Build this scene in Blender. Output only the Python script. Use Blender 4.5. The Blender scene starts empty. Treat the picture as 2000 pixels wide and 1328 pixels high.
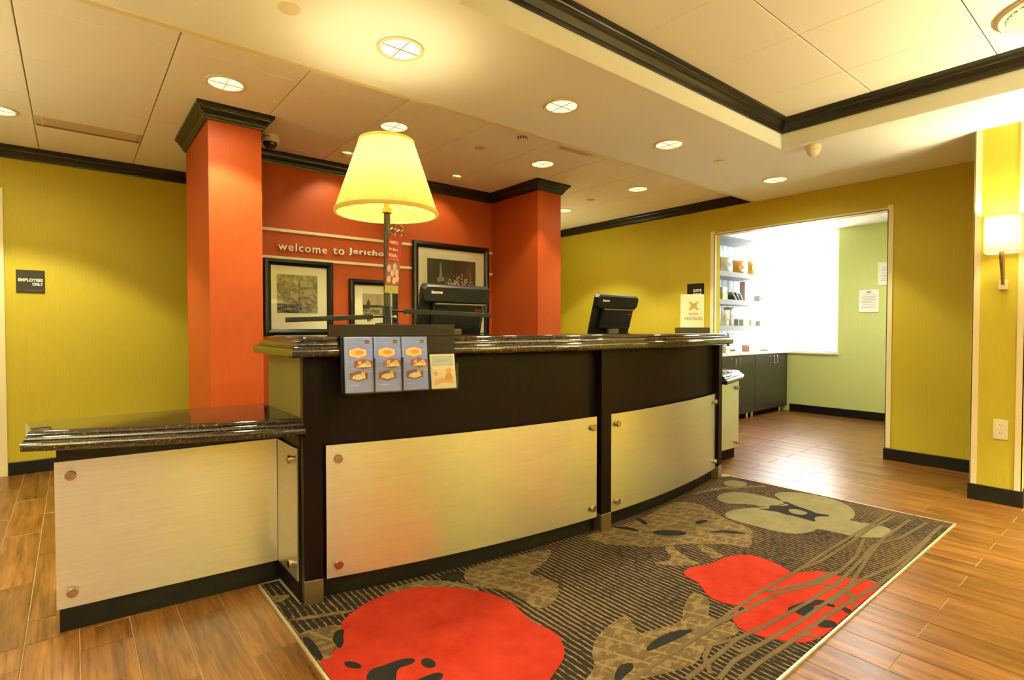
import bpy, bmesh, math, random
from mathutils import Matrix, Vector
random.seed(7)
PI = math.pi
scene = bpy.context.scene
COL = scene.collection

# ------------------------------------------------------------------ camera
cam_data = bpy.data.cameras.new('camera')
cam_data.sensor_width = 36.0
cam_data.lens = 36.0 * 1055.0 / 2000.0
cam_data.clip_start = 0.02
cam = bpy.data.objects.new('camera', cam_data)
COL.objects.link(cam)
cam.location = (0, 0, 1.10)
cam.rotation_euler = (PI / 2 - 0.0215, 0, 0.888 - PI / 2)
scene.camera = cam

# ------------------------------------------------------------------ world, exposure
vs = scene.view_settings
scene.display_settings.display_device = 'sRGB'
vs.view_transform = 'Standard'
vs.look = 'None'
vs.gamma = 1.0
vs.use_curve_mapping = False
vs.exposure = 1.06
SKY = 6.5          # bright overcast daylight outside the windows
SPOT_W = 41.0      # each recessed downlight
WARM = (1.0, 0.95, 0.58)
world = bpy.data.worlds.new('overcast_sky')
scene.world = world
world.use_nodes = True
bgn = world.node_tree.nodes['Background']
bgn.inputs['Color'].default_value = (1.0, 0.98, 0.95, 1)
bgn.inputs['Strength'].default_value = SKY
scene.cycles.max_bounces = 10
scene.cycles.diffuse_bounces = 6
scene.cycles.sample_clamp_indirect = 6.0


def portal(name, loc, rot, sx, sy):
    l = bpy.data.lights.new(name, 'AREA')
    l.shape = 'RECTANGLE'; l.size = sx; l.size_y = sy
    l.cycles.is_portal = True
    o = bpy.data.objects.new(name, l); COL.objects.link(o)
    o.location = loc; o.rotation_euler = rot
    return o


# daylight openings: pantry window (plane x = 7.55, facing -x) and added door glass (plane y = -3.3, facing +y)
portal('daylight_portal', (7.56, 3.24, 1.565), (0, PI / 2, 0), 1.55, 1.13)
portal('daylight_portal', (-0.75, -3.38, 1.05), (PI / 2, 0, 0), 1.1, 2.0)

# ------------------------------------------------------------------ materials
MATS = {}


def nodes_of(m):
    return m.node_tree.nodes, m.node_tree.links


def mat(name, color, rough=0.6, metal=0.0, spec=0.5, coat=0.0, emit=None, strength=0.0):
    m = bpy.data.materials.new(name)
    m.use_nodes = True
    b = m.node_tree.nodes['Principled BSDF']
    b.inputs['Base Color'].default_value = (*color, 1)
    b.inputs['Roughness'].default_value = rough
    b.inputs['Metallic'].default_value = metal
    b.inputs['Specular IOR Level'].default_value = spec
    b.inputs['Coat Weight'].default_value = coat
    if emit:
        b.inputs['Emission Color'].default_value = (*emit, 1)
        b.inputs['Emission Strength'].default_value = strength
    MATS[name] = m
    return m


def N(m, t, **kw):
    n = m.node_tree.nodes.new(t)
    for k, v in kw.items():
        setattr(n, k, v)
    return n


def L(m, a, b):
    m.node_tree.links.new(a, b)


def bsdf(m):
    return m.node_tree.nodes['Principled BSDF']


def coords(m, scale=(1, 1, 1), loc=(0, 0, 0), kind='position', rot=(0, 0, 0)):
    mp = N(m, 'ShaderNodeMapping')
    mp.inputs['Scale'].default_value = scale
    mp.inputs['Location'].default_value = loc
    mp.inputs['Rotation'].default_value = rot
    if kind == 'position':
        g = N(m, 'ShaderNodeNewGeometry'); L(m, g.outputs['Position'], mp.inputs['Vector'])
    else:
        g = N(m, 'ShaderNodeTexCoord'); L(m, g.outputs['Object'], mp.inputs['Vector'])
    return mp.outputs['Vector']


def noise(m, vec, scale=5.0, detail=3.0, rough=0.5):
    n = N(m, 'ShaderNodeTexNoise')
    n.inputs['Scale'].default_value = scale
    n.inputs['Detail'].default_value = detail
    n.inputs['Roughness'].default_value = rough
    L(m, vec, n.inputs['Vector'])
    return n.outputs['Fac']


def ramp(m, fac, stops, interp='LINEAR'):
    r = N(m, 'ShaderNodeValToRGB')
    r.color_ramp.interpolation = interp
    el = r.color_ramp.elements
    while len(el) < len(stops):
        el.new(0.5)
    for e, (p, c) in zip(el, stops):
        e.position = p
        e.color = (*c, 1)
    L(m, fac, r.inputs['Fac'])
    return r.outputs['Color']


def mixc(m, fac, a, b, blend='MIX'):
    x = N(m, 'ShaderNodeMix', data_type='RGBA', blend_type=blend)
    for sock, v in ((x.inputs[0], fac), (x.inputs[6], a), (x.inputs[7], b)):
        if isinstance(v, (int, float)):
            sock.default_value = v
        elif isinstance(v, tuple):
            sock.default_value = (*v, 1)
        else:
            L(m, v, sock)
    return x.outputs[2]


def bump(m, h, strength=0.2, dist=0.002):
    b = N(m, 'ShaderNodeBump')
    b.inputs['Strength'].default_value = strength
    b.inputs['Distance'].default_value = dist
    L(m, h, b.inputs['Height'])
    L(m, b.outputs['Normal'], bsdf(m).inputs['Normal'])


def wallpaper(name, c1, c2, rough=0.55):
    m = mat(name, c1, rough, spec=0.3)
    f = noise(m, coords(m, (230, 230, 9)), 1.0, 4.0, 0.7)
    L(m, ramp(m, f, [(0.3, c2), (0.68, c1)]), bsdf(m).inputs['Base Color'])
    bump(m, f, 0.25, 0.001)
    return m


wallpaper('wallpaper_green', (0.53, 0.435, 0.040), (0.465, 0.375, 0.030))
wallpaper('wallpaper_pale', (0.60, 0.66, 0.27), (0.54, 0.59, 0.23))
wallpaper('wallpaper_orange', (0.46, 0.076, 0.010), (0.40, 0.060, 0.008), 0.5)
mat('ceiling_paint', (0.87, 0.90, 0.86), 0.8, spec=0.2)
m = mat('ceiling_tile', (0.86, 0.83, 0.71), 0.9, spec=0.1)
bump(m, noise(m, coords(m, (60, 60, 60)), 1.0, 6.0, 0.7), 0.25, 0.002)
mat('ceiling_grid', (0.30, 0.23, 0.15), 0.8, spec=0.1)
mat('cream_trim', (0.80, 0.70, 0.48), 0.45)
mat('edge_strip', (0.80, 0.72, 0.46), 0.5)
m = mat('espresso_wood', (0.010, 0.006, 0.006), 0.42, spec=0.08)
f = noise(m, coords(m, (60, 60, 4)), 1.0, 5.0, 0.6)
L(m, ramp(m, f, [(0.35, (0.004, 0.0018, 0.0022)), (0.75, (0.008, 0.0034, 0.0038))]), bsdf(m).inputs['Base Color'])
m = mat('crown_wood', (0.030, 0.020, 0.015), 0.30, spec=0.4)
L(m, ramp(m, noise(m, coords(m, (25, 25, 25)), 1.0, 2.0, 0.5), [(0.3, (0.009, 0.007, 0.006)), (0.8, (0.014, 0.010, 0.008))]), bsdf(m).inputs['Base Color'])
mat('baseboard_vinyl', (0.004, 0.0033, 0.003), 0.42, spec=0.3)
mat('plinth_black', (0.0035, 0.003, 0.003), 0.45, spec=0.3)
m = mat('brushed_steel', (0.90, 0.88, 0.84), 0.36, metal=0.97)
bsdf(m).inputs['Anisotropic'].default_value = 0.8
bsdf(m).inputs['Anisotropic Rotation'].default_value = 0.25
tg = N(m, 'ShaderNodeTangent', direction_type='RADIAL', axis='Z'); L(m, tg.outputs[0], bsdf(m).inputs['Tangent'])
f = noise(m, coords(m, (5, 5, 700)), 1.0, 3.0, 0.6)
L(m, ramp(m, f, [(0.3, (0.82, 0.82, 0.74)), (0.7, (0.95, 0.95, 0.87))]), bsdf(m).inputs['Base Color'])
bump(m, f, 0.06, 0.0006)
m = mat('button_steel', (0.50, 0.42, 0.30), 0.25, metal=1.0)
m = mat('brass_foot', (0.55, 0.47, 0.33), 0.35, metal=1.0)
m = mat('chrome', (0.82, 0.80, 0.76), 0.18, metal=1.0)
m = mat('granite', (0.05, 0.03, 0.02), 0.07, spec=0.6, coat=0.3)
v = coords(m, (1, 1, 1))
vo = N(m, 'ShaderNodeTexVoronoi'); vo.inputs['Scale'].default_value = 120.0; L(m, v, vo.inputs['Vector'])
f1 = noise(m, v, 95.0, 5.0, 0.7)
c = ramp(m, f1, [(0.40, (0.007, 0.005, 0.004)), (0.54, (0.022, 0.013, 0.008)), (0.62, (0.11, 0.050, 0.020)), (0.72, (0.24, 0.14, 0.07))])
c = mixc(m, ramp(m, vo.outputs['Distance'], [(0.15, (0.75, 0.75, 0.75)), (0.5, (0, 0, 0))]), c, (0.010, 0.008, 0.006))
L(m, c, bsdf(m).inputs['Base Color'])


def wood_plank(name):
    m = mat(name, (0.30, 0.15, 0.05), 0.30, spec=0.5)
    oi = N(m, 'ShaderNodeObjectInfo')
    g = N(m, 'ShaderNodeNewGeometry')
    cmb = N(m, 'ShaderNodeCombineXYZ')
    mul = N(m, 'ShaderNodeMath', operation='MULTIPLY'); mul.inputs[1].default_value = 37.0
    L(m, oi.outputs['Random'], mul.inputs[0])
    L(m, mul.outputs[0], cmb.inputs['Z'])
    add = N(m, 'ShaderNodeVectorMath', operation='ADD')
    L(m, g.outputs['Position'], add.inputs[0]); L(m, cmb.outputs[0], add.inputs[1])
    mp = N(m, 'ShaderNodeMapping'); mp.inputs['Scale'].default_value = (20, 1.5, 1)
    L(m, add.outputs[0], mp.inputs['Vector'])
    f = noise(m, mp.outputs['Vector'], 1.6, 8.0, 0.72)
    mp2 = N(m, 'ShaderNodeMapping'); mp2.inputs['Scale'].default_value = (110, 5, 1)
    L(m, add.outputs[0], mp2.inputs['Vector'])
    f2 = noise(m, mp2.outputs['Vector'], 1.0, 4.0, 0.6)
    c1 = ramp(m, f, [(0.32, (0.062, 0.021, 0.004)), (0.48, (0.165, 0.064, 0.013)), (0.66, (0.29, 0.125, 0.028))])
    c2 = ramp(m, f2, [(0.32, (0.58, 0.52, 0.46)), (0.55, (1, 1, 1))])
    c3 = mixc(m, 1.0, c1, c2, 'MULTIPLY')
    tone = ramp(m, oi.outputs['Random'], [(0.0, (0.82, 0.80, 0.76)), (1.0, (1.12, 1.10, 1.06))])
    c4 = mixc(m, 1.0, c3, tone, 'MULTIPLY')
    L(m, c4, bsdf(m).inputs['Base Color'])
    rr = N(m, 'ShaderNodeMapRange'); rr.inputs['To Min'].default_value = 0.22; rr.inputs['To Max'].default_value = 0.38
    L(m, f, rr.inputs['Value']); L(m, rr.outputs[0], bsdf(m).inputs['Roughness'])
    bump(m, f2, 0.12, 0.0008)
    return m


wood_plank('wood_plank')
mat('grout', (0.34, 0.25, 0.13), 0.8)

# rug
m = mat('rug_stripe', (0.02, 0.016, 0.013), 0.95, spec=0.1)
g = N(m, 'ShaderNodeNewGeometry')
sx = N(m, 'ShaderNodeSeparateXYZ'); L(m, g.outputs['Position'], sx.inputs[0])
wob = noise(m, coords(m, (1, 1, 1)), 9.0, 2.0, 0.5)
ad = N(m, 'ShaderNodeMath', operation='MULTIPLY_ADD'); L(m, wob, ad.inputs[0]); ad.inputs[1].default_value = 0.012; L(m, sx.outputs['X'], ad.inputs[2])
ml = N(m, 'ShaderNodeMath', operation='MULTIPLY'); L(m, ad.outputs[0], ml.inputs[0]); ml.inputs[1].default_value = 2 * PI / 0.0245
sn = N(m, 'ShaderNodeMath', operation='SINE'); L(m, ml.outputs[0], sn.inputs[0])
brk = noise(m, coords(m, (75, 34, 1)), 1.0, 3.0, 0.65)
br2 = noise(m, coords(m, (2.2, 3.0, 1)), 1.0, 1.0, 0.5)
s2 = N(m, 'ShaderNodeMath', operation='MULTIPLY_ADD'); L(m, brk, s2.inputs[0]); s2.inputs[1].default_value = 3.0; L(m, sn.outputs[0], s2.inputs[2])
s3 = N(m, 'ShaderNodeMath', operation='MULTIPLY_ADD'); L(m, br2, s3.inputs[0]); s3.inputs[1].default_value = 1.2; L(m, s2.outputs[0], s3.inputs[2])
mr = N(m, 'ShaderNodeMapRange'); mr.inputs['From Min'].default_value = 2.45; mr.inputs['From Max'].default_value = 2.95
L(m, s3.outputs[0], mr.inputs['Value'])
L(m, mixc(m, mr.outputs[0], (0.013, 0.010, 0.009), (0.155, 0.092, 0.040)), bsdf(m).inputs['Base Color'])


def carpet(name, c1, c2, c3=None):
    m = mat(name, c1, 0.95, spec=0.1)
    f = noise(m, coords(m, (7, 7, 7)), 1.0, 6.0, 0.7)
    c = ramp(m, f, [(0.3, c2), (0.7, c1)])
    if c3:
        p = noise(m, coords(m, (20, 36, 1), rot=(0, 0, 0.6)), 1.0, 4.0, 0.65)
        c = mixc(m, ramp(m, p, [(0.50, (0, 0, 0)), (0.56, (0.8, 0.8, 0.8))]), c, c3)
        g = N(m, 'ShaderNodeNewGeometry')
        d = N(m, 'ShaderNodeVectorMath', operation='DOT_PRODUCT'); d.inputs[1].default_value = (1.0, 0.42, 0)
        L(m, g.outputs['Position'], d.inputs[0])
        w = N(m, 'ShaderNodeMath', operation='MULTIPLY'); w.inputs[1].default_value = 2 * PI / 0.085; L(m, d.outputs['Value'], w.inputs[0])
        s = N(m, 'ShaderNodeMath', operation='SINE'); L(m, w.outputs[0], s.inputs[0])
        c = mixc(m, ramp(m, s.outputs[0], [(0.90, (0, 0, 0)), (0.96, (1, 1, 1))]), c, c3)
    L(m, c, bsdf(m).inputs['Base Color'])
    bump(m, noise(m, coords(m, (400, 400, 400)), 1.0, 2.0, 0.5), 0.5, 0.002)
    return m


carpet('rug_red', (0.345, 0.024, 0.010), (0.235, 0.012, 0.005))
carpet('rug_tan', (0.100, 0.061, 0.028), (0.072, 0.043, 0.020), (0.165, 0.112, 0.052))
carpet('rug_grey', (0.175, 0.148, 0.085), (0.125, 0.104, 0.058))
carpet('rug_dark', (0.014, 0.012, 0.012), (0.010, 0.009, 0.009))
carpet('rug_stem', (0.105, 0.072, 0.040), (0.075, 0.050, 0.027))
mat('rug_edge', (0.72, 0.62, 0.42), 0.4, metal=0.6)

# small things
mat('black_metal', (0.007, 0.006, 0.006), 0.5, spec=0.25)
mat('black_plastic', (0.006, 0.005, 0.005), 0.38, spec=0.25)
mat('holder_board', (0.016, 0.011, 0.009), 0.55, spec=0.2)
mat('frame_black', (0.004, 0.004, 0.004), 0.28, spec=0.3)
mat('mat_board', (0.82, 0.76, 0.58), 0.7)
mat('white_print', (0.92, 0.90, 0.84), 0.5)
mat('black_print', (0.012, 0.012, 0.014), 0.5)
mat('red_print', (0.55, 0.03, 0.025), 0.5)
mat('grey_print', (0.30, 0.27, 0.22), 0.5)
mat('dark_grey_print', (0.11, 0.085, 0.05), 0.5)
mat('olive_laminate', (0.17, 0.125, 0.03), 0.5)
mat('gold_print', (0.45, 0.30, 0.07), 0.4)
mat('sign_black', (0.012, 0.011, 0.010), 0.35)
mat('brochure_blue', (0.24, 0.32, 0.95), 0.3)
mat('paper_white', (0.85, 0.84, 0.80), 0.6)
mat('paper_cream', (0.90, 0.80, 0.60), 0.6)
mat('food_orange', (0.75, 0.32, 0.06), 0.5)
mat('food_yellow', (0.86, 0.62, 0.12), 0.5)
mat('brown_print', (0.20, 0.10, 0.05), 0.5)
mat('skin_print', (0.75, 0.45, 0.28), 0.5)
mat('pink_print', (0.75, 0.55, 0.52), 0.5)
mat('skyblue_print', (0.48, 0.56, 0.62), 0.5)
mat('card_red', (0.36, 0.035, 0.012), 0.6, spec=0.2)
mat('card_green', (0.42, 0.38, 0.06), 0.5)
mat('white_plastic', (0.80, 0.77, 0.68), 0.4)
mat('cream_plastic', (0.78, 0.70, 0.50), 0.45)
mat('pink_beige', (0.62, 0.47, 0.33), 0.7)
mat('smoked_glass', (0.012, 0.012, 0.013), 0.05, coat=0.5)
mat('bronze', (0.30, 0.22, 0.13), 0.4, metal=0.7)
mat('lamp_pole', (0.045, 0.036, 0.024), 0.35, metal=0.3)
mat('brass_socket', (0.60, 0.45, 0.16), 0.3, metal=1.0)
mat('white_frame', (0.85, 0.86, 0.86), 0.4)
mat('shelf_grey', (0.22, 0.23, 0.225), 0.5)
mat('shelf_lip', (0.17, 0.175, 0.165), 0.5)
mat('worktop_white', (0.75, 0.75, 0.72), 0.3)
mat('bag_orange', (0.55, 0.25, 0.04), 0.3)
mat('bag_gold', (0.58, 0.34, 0.03), 0.3)
mat('bag_white', (0.55, 0.55, 0.50), 0.35)
mat('bag_tan', (0.42, 0.30, 0.21), 0.4)
mat('pack_blue', (0.10, 0.16, 0.36), 0.35)
mat('pack_pink', (0.55, 0.36, 0.31), 0.5)
mat('pack_yellow', (0.50, 0.46, 0.20), 0.5)
mat('pack_grey', (0.42, 0.42, 0.44), 0.5)
mat('cabinet_dark', (0.040, 0.032, 0.026), 0.32)
mat('screen_glass', (0.02, 0.022, 0.025), 0.1)
mat('outside_pale', (0.75, 0.74, 0.70), 0.8)
mat('door_paint', (0.78, 0.68, 0.45), 0.5)
m = mat('pantry_stripe', (0.78, 0.82, 0.86), 0.5)
wv = N(m, 'ShaderNodeTexWave', wave_type='BANDS', bands_direction='X')
wv.inputs['Scale'].default_value = 0.55; wv.inputs['Distortion'].default_value = 1.5
L(m, coords(m, (4, 0, 0)), wv.inputs['Vector'])
L(m, ramp(m, wv.outputs['Fac'], [(0.25, (0.30, 0.42, 0.66)), (0.4, (0.66, 0.71, 0.78))]), bsdf(m).inputs['Base Color'])

# photographic prints: grey, procedural
m = mat('photo_market', (0.4, 0.36, 0.25), 0.5)
vv = coords(m, (1, 1, 1))
vo = N(m, 'ShaderNodeTexVoronoi'); vo.inputs['Scale'].default_value = 17.0; L(m, vv, vo.inputs['Vector'])
ff = noise(m, vv, 34.0, 5.0, 0.7)
L(m, mixc(m, 0.55, ramp(m, vo.outputs['Distance'], [(0.1, (0.42, 0.36, 0.24)), (0.55, (0.02, 0.016, 0.01))]),
          ramp(m, ff, [(0.38, (0.03, 0.024, 0.014)), (0.66, (0.62, 0.54, 0.34))])), bsdf(m).inputs['Base Color'])
m = mat('photo_dark', (0.03, 0.025, 0.02), 0.4)
L(m, ramp(m, noise(m, coords(m, (9, 9, 2.5)), 1.0, 4.0, 0.6), [(0.4, (0.012, 0.011, 0.010)), (0.62, (0.05, 0.04, 0.03)), (0.8, (0.25, 0.2, 0.13))]), bsdf(m).inputs['Base Color'])
mat('photo_sky', (0.42, 0.34, 0.24), 0.5)
m = mat('photo_water', (0.10, 0.08, 0.06), 0.5)
L(m, ramp(m, noise(m, coords(m, (20, 20, 90)), 1.0, 3.0, 0.6), [(0.4, (0.05, 0.04, 0.03)), (0.65, (0.42, 0.36, 0.26))]), bsdf(m).inputs['Base Color'])
mat('photo_flower', (0.62, 0.54, 0.38), 0.6)

# light sources and translucent cloth
mat('lens_glow', (0.9, 0.85, 0.6), 0.5, emit=(1.0, 0.86, 0.42), strength=0.80)
mat('fill_panel_glow', (0.9, 0.9, 0.88), 0.5, emit=(1, 0.97, 0.9), strength=2.0)
mat('bulb_glow', (1, 0.9, 0.7), 0.5, emit=(1.0, 0.80, 0.42), strength=25.0)


def cloth(name, col, tr):
    m = bpy.data.materials.new(name); m.use_nodes = True
    nt = m.node_tree; nt.nodes.clear()
    out = nt.nodes.new('ShaderNodeOutputMaterial')
    d = nt.nodes.new('ShaderNodeBsdfDiffuse'); d.inputs['Color'].default_value = (*col, 1)
    t = nt.nodes.new('ShaderNodeBsdfTranslucent'); t.inputs['Color'].default_value = (*tr, 1)
    mx = nt.nodes.new('ShaderNodeMixShader'); mx.inputs[0].default_value = 0.55
    nt.links.new(d.outputs[0], mx.inputs[1]); nt.links.new(t.outputs[0], mx.inputs[2])
    nt.links.new(mx.outputs[0], out.inputs[0])
    MATS[name] = m


cloth('shade_cloth', (0.84, 0.78, 0.38), (0.56, 0.50, 0.17))
cloth('shade_trim', (0.84, 0.76, 0.42), (0.80, 0.70, 0.32))
cloth('sconce_cloth', (0.94, 0.93, 0.84), (0.94, 0.93, 0.84))


def glassy(name, col=(1, 1, 1), gl=0.06):
    m = bpy.data.materials.new(name); m.use_nodes = True
    nt = m.node_tree; nt.nodes.clear()
    out = nt.nodes.new('ShaderNodeOutputMaterial')
    t = nt.nodes.new('ShaderNodeBsdfTransparent'); t.inputs['Color'].default_value = (*col, 1)
    g = nt.nodes.new('ShaderNodeBsdfGlossy'); g.inputs['Roughness'].default_value = 0.02
    mx = nt.nodes.new('ShaderNodeMixShader'); mx.inputs[0].default_value = gl
    nt.links.new(t.outputs[0], mx.inputs[1]); nt.links.new(g.outputs[0], mx.inputs[2])
    nt.links.new(mx.outputs[0], out.inputs[0])
    MATS[name] = m


glassy('window_glass', (0.97, 0.98, 0.98), 0.05)
glassy('tinted_glass', (0.26, 0.235, 0.235), 0.05)
glassy('picture_glass', (0.96, 0.96, 0.94), 0.05)
glassy('acrylic', (0.98, 0.985, 0.985), 0.05)
m = bpy.data.materials.new('sheer_curtain'); m.use_nodes = True
nt = m.node_tree; nt.nodes.clear()
_o = nt.nodes.new('ShaderNodeOutputMaterial'); _a = nt.nodes.new('ShaderNodeBsdfTransparent'); _b = nt.nodes.new('ShaderNodeBsdfTranslucent')
_b.inputs['Color'].default_value = (0.95, 0.95, 0.93, 1)
_m = nt.nodes.new('ShaderNodeMixShader'); _m.inputs[0].default_value = 0.35
nt.links.new(_a.outputs[0], _m.inputs[1]); nt.links.new(_b.outputs[0], _m.inputs[2]); nt.links.new(_m.outputs[0], _o.inputs[0])
MATS['sheer_curtain'] = m

# ------------------------------------------------------------------ geometry helpers
WM = {}          # world matrix of every object, kept by hand


class B:
    """collects shapes; build() links them as one mesh object"""
    def __init__(s):
        s.v = []; s.f = []; s.sm = []

    def add(s, v, f, smooth=False, M=None):
        o = len(s.v)
        s.v += [tuple(M @ Vector(p)) if M else tuple(p) for p in v]
        s.f += [tuple(i + o for i in q) for q in f]
        s.sm += [smooth] * len(f)
        return s

    def box(s, x0, x1, y0, y1, z0, z1, M=None, bev=0.0):
        if bev <= 0:
            v = [(x, y, z) for z in (z0, z1) for (x, y) in ((x0, y0), (x1, y0), (x1, y1), (x0, y1))]
            return s.add(v, [(3, 2, 1, 0), (4, 5, 6, 7), (0, 1, 5, 4), (1, 2, 6, 5), (2, 3, 7, 6), (3, 0, 4, 7)], M=M)
        return s.loft([(x0, y0), (x1, y0), (x1, y1), (x0, y1)], [(bev, z0), (0, z0 + bev), (0, z1 - bev), (bev, z1)], M=M)

    def prism(s, poly, z0, z1, M=None, smooth=False):
        n = len(poly)
        a = sum(poly[i][0] * poly[(i + 1) % n][1] - poly[(i + 1) % n][0] * poly[i][1] for i in range(n))
        if a < 0:
            poly = poly[::-1]
        v = [(x, y, z0) for x, y in poly] + [(x, y, z1) for x, y in poly]
        s.add(v, [tuple(range(n - 1, -1, -1)), tuple(range(n, 2 * n))], False, M)
        o = len(s.v) - 2 * n
        s.f += [(o + i, o + (i + 1) % n, o + n + (i + 1) % n, o + n + i) for i in range(n)]
        s.sm += [smooth] * n
        return s

    def loft(s, poly, rings, M=None, smooth=False):
        """plan polygon (ccw) inset by d at height z for each (d, z); capped"""
        n = len(poly)
        a = sum(poly[i][0] * poly[(i + 1) % n][1] - poly[(i + 1) % n][0] * poly[i][1] for i in range(n))
        if a < 0:
            poly = poly[::-1]
        v = []
        for d, z in rings:
            for i in range(n):
                v.append((*offset_pt(poly[i - 1], poly[i], poly[(i + 1) % n], d), z))
        f = [tuple(range(n - 1, -1, -1)), tuple(range((len(rings) - 1) * n, len(rings) * n))]
        s.add(v, f, False, M)
        o = len(s.v) - len(v)
        for k in range(len(rings) - 1):
            for i in range(n):
                j = (i + 1) % n
                s.f.append((o + k * n + i, o + k * n + j, o + (k + 1) * n + j, o + (k + 1) * n + i)); s.sm.append(smooth)
        return s

    def lathe(s, prof, n=32, c=(0, 0, 0), M=None, smooth=True, wob=None):
        v = []; f = []
        for (r, z) in prof:
            for i in range(n):
                t = 2 * PI * i / n
                rr = r * (1 + (wob(i) if wob else 0))
                v.append((c[0] + rr * math.cos(t), c[1] + rr * math.sin(t), c[2] + z))
        for k in range(len(prof) - 1):
            for i in range(n):
                j = (i + 1) % n
                f.append((k * n + i, k * n + j, (k + 1) * n + j, (k + 1) * n + i))
        return s.add(v, f, smooth, M)

    def cyl(s, r, z0, z1, n=24, c=(0, 0), M=None):
        v = [(c[0] + r * math.cos(2 * PI * i / n), c[1] + r * math.sin(2 * PI * i / n), z) for z in (z0, z1) for i in range(n)]
        s.add(v, [tuple(range(n - 1, -1, -1)), tuple(range(n, 2 * n))], False, M)
        o = len(s.v) - 2 * n
        s.f += [(o + i, o + (i + 1) % n, o + n + (i + 1) % n, o + n + i) for i in range(n)]; s.sm += [True] * n
        return s

    def tube(s, pts, r, n=8, M=None, closed=False):
        pts = [Vector(p) for p in pts]
        rs = r if isinstance(r, (list, tuple)) else [r] * len(pts)
        v = []; m = len(pts)
        for i, p in enumerate(pts):
            a = pts[i - 1] if (i or closed) else pts[i]
            b = pts[(i + 1) % m] if (i < m - 1 or closed) else pts[i]
            d = (b - a).normalized()
            up = Vector((0, 0, 1)) if abs(d.z) < 0.9 else Vector((1, 0, 0))
            u = d.cross(up).normalized(); w = u.cross(d).normalized()
            for k in range(n):
                t = 2 * PI * k / n
                v.append(tuple(p + (u * math.cos(t) + w * math.sin(t)) * rs[i]))
        f = []
        for i in range(m if closed else m - 1):
            a = i * n; b = ((i + 1) % m) * n
            for k in range(n):
                f.append((a + k, a + (k + 1) % n, b + (k + 1) % n, b + k))
        if not closed:
            f += [tuple(range(n)), tuple(range((m - 1) * n, m * n))[::-1]]
        return s.add(v, f, True, M)

    def sweep(s, path, prof, M=None, smooth=False, cap=True):
        """profile (offset to the left of the path, z), mitred along an open plan path"""
        n = len(path); k = len(prof); v = []
        for i in range(n):
            for d, z in prof:
                a = path[i - 1] if i > 0 else (2 * path[0][0] - path[1][0], 2 * path[0][1] - path[1][1])
                b = path[i + 1] if i < n - 1 else (2 * path[-1][0] - path[-2][0], 2 * path[-1][1] - path[-2][1])
                v.append((*offset_pt(a, path[i], b, d), z))
        f = []
        for i in range(n - 1):
            for j in range(k):
                j2 = (j + 1) % k
                f.append((i * k + j, (i + 1) * k + j, (i + 1) * k + j2, i * k + j2))
        if cap:
            f += [tuple(range(k)), tuple(range((n - 1) * k, n * k))[::-1]]
        return s.add(v, f, smooth, M)

    def build(s, name, material, parent=None, local=False, M=None):
        me = bpy.data.meshes.new(name)
        W = M if M is not None else (WM[parent.name] if parent else Matrix())
        vv = s.v
        if not local:
            inv = W.inverted()
            vv = [tuple(inv @ Vector(p)) for p in s.v]
        me.from_pydata(vv, [], s.f)
        me.polygons.foreach_set('use_smooth', s.sm)
        me.materials.append(MATS[material])
        bm = bmesh.new(); bm.from_mesh(me)
        bmesh.ops.recalc_face_normals(bm, faces=bm.faces)
        bm.to_mesh(me); bm.free()
        if any(s.sm):
            me.set_sharp_from_angle(angle=math.radians(42))
        me.update()
        o = bpy.data.objects.new(name, me)
        COL.objects.link(o)
        if parent:
            o.parent = parent
            if M is not None:
                o.matrix_local = WM[parent.name].inverted() @ M
        elif M is not None:
            o.matrix_world = M
        WM[o.name] = W
        return o


def offset_pt(a, p, b, d):
    """p moved d to the left of a->p->b, mitred"""
    def nrm(u, w):
        x, y = w[0] - u[0], w[1] - u[1]
        l = math.hypot(x, y) or 1.0
        return (-y / l, x / l)
    n1, n2 = nrm(a, p), nrm(p, b)
    sx, sy = n1[0] + n2[0], n1[1] + n2[1]
    k = 1 + n1[0] * n2[0] + n1[1] * n2[1]
    if k < 0.2:
        k = 0.2
    return (p[0] + d * sx / k, p[1] + d * sy / k)


def tag(o, label=None, cat=None, group=None, kind=None):
    if label: o['label'] = label
    if cat: o['category'] = cat
    if group: o['group'] = group
    if kind: o['kind'] = kind
    return o


def thing(name, label, cat, loc=(0, 0, 0), rz=0.0, group=None, rot=None):
    o = bpy.data.objects.new(name, None)
    o.empty_display_size = 0.05
    COL.objects.link(o)
    M = Matrix.Translation(loc) @ (rot if rot is not None else Matrix.Rotation(rz, 4, 'Z'))
    o.matrix_world = M
    WM[o.name] = M
    return tag(o, label, cat, group)


def single(b, name, material, label, cat, loc=(0, 0, 0), rz=0.0, group=None, local=False, rot=None):
    M = Matrix.Translation(loc) @ (rot if rot is not None else Matrix.Rotation(rz, 4, 'Z'))
    o = b.build(name, material, None, local, M)
    return tag(o, label, cat, group)


def struct(b, name, material, label=None, cat=None):
    o = b.build(name, material)
    return tag(o, label, cat, None, 'structure')


def copy_tree(o, parent=None, M=None):
    c = o.copy(); COL.objects.link(c)
    c.parent = parent
    WM[c.name] = M if M is not None else (WM[parent.name] if parent else WM[o.name])
    if M is not None and parent is None:
        c.matrix_world = M
    for ch in list(o.children):
        if ch.type == 'LIGHT':
            continue
        copy_tree(ch, c)
    return c


_tc = bpy.data.curves.new('lettering_source', 'FONT')
_to = bpy.data.objects.new('lettering_source', _tc)
COL.objects.link(_to)


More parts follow.
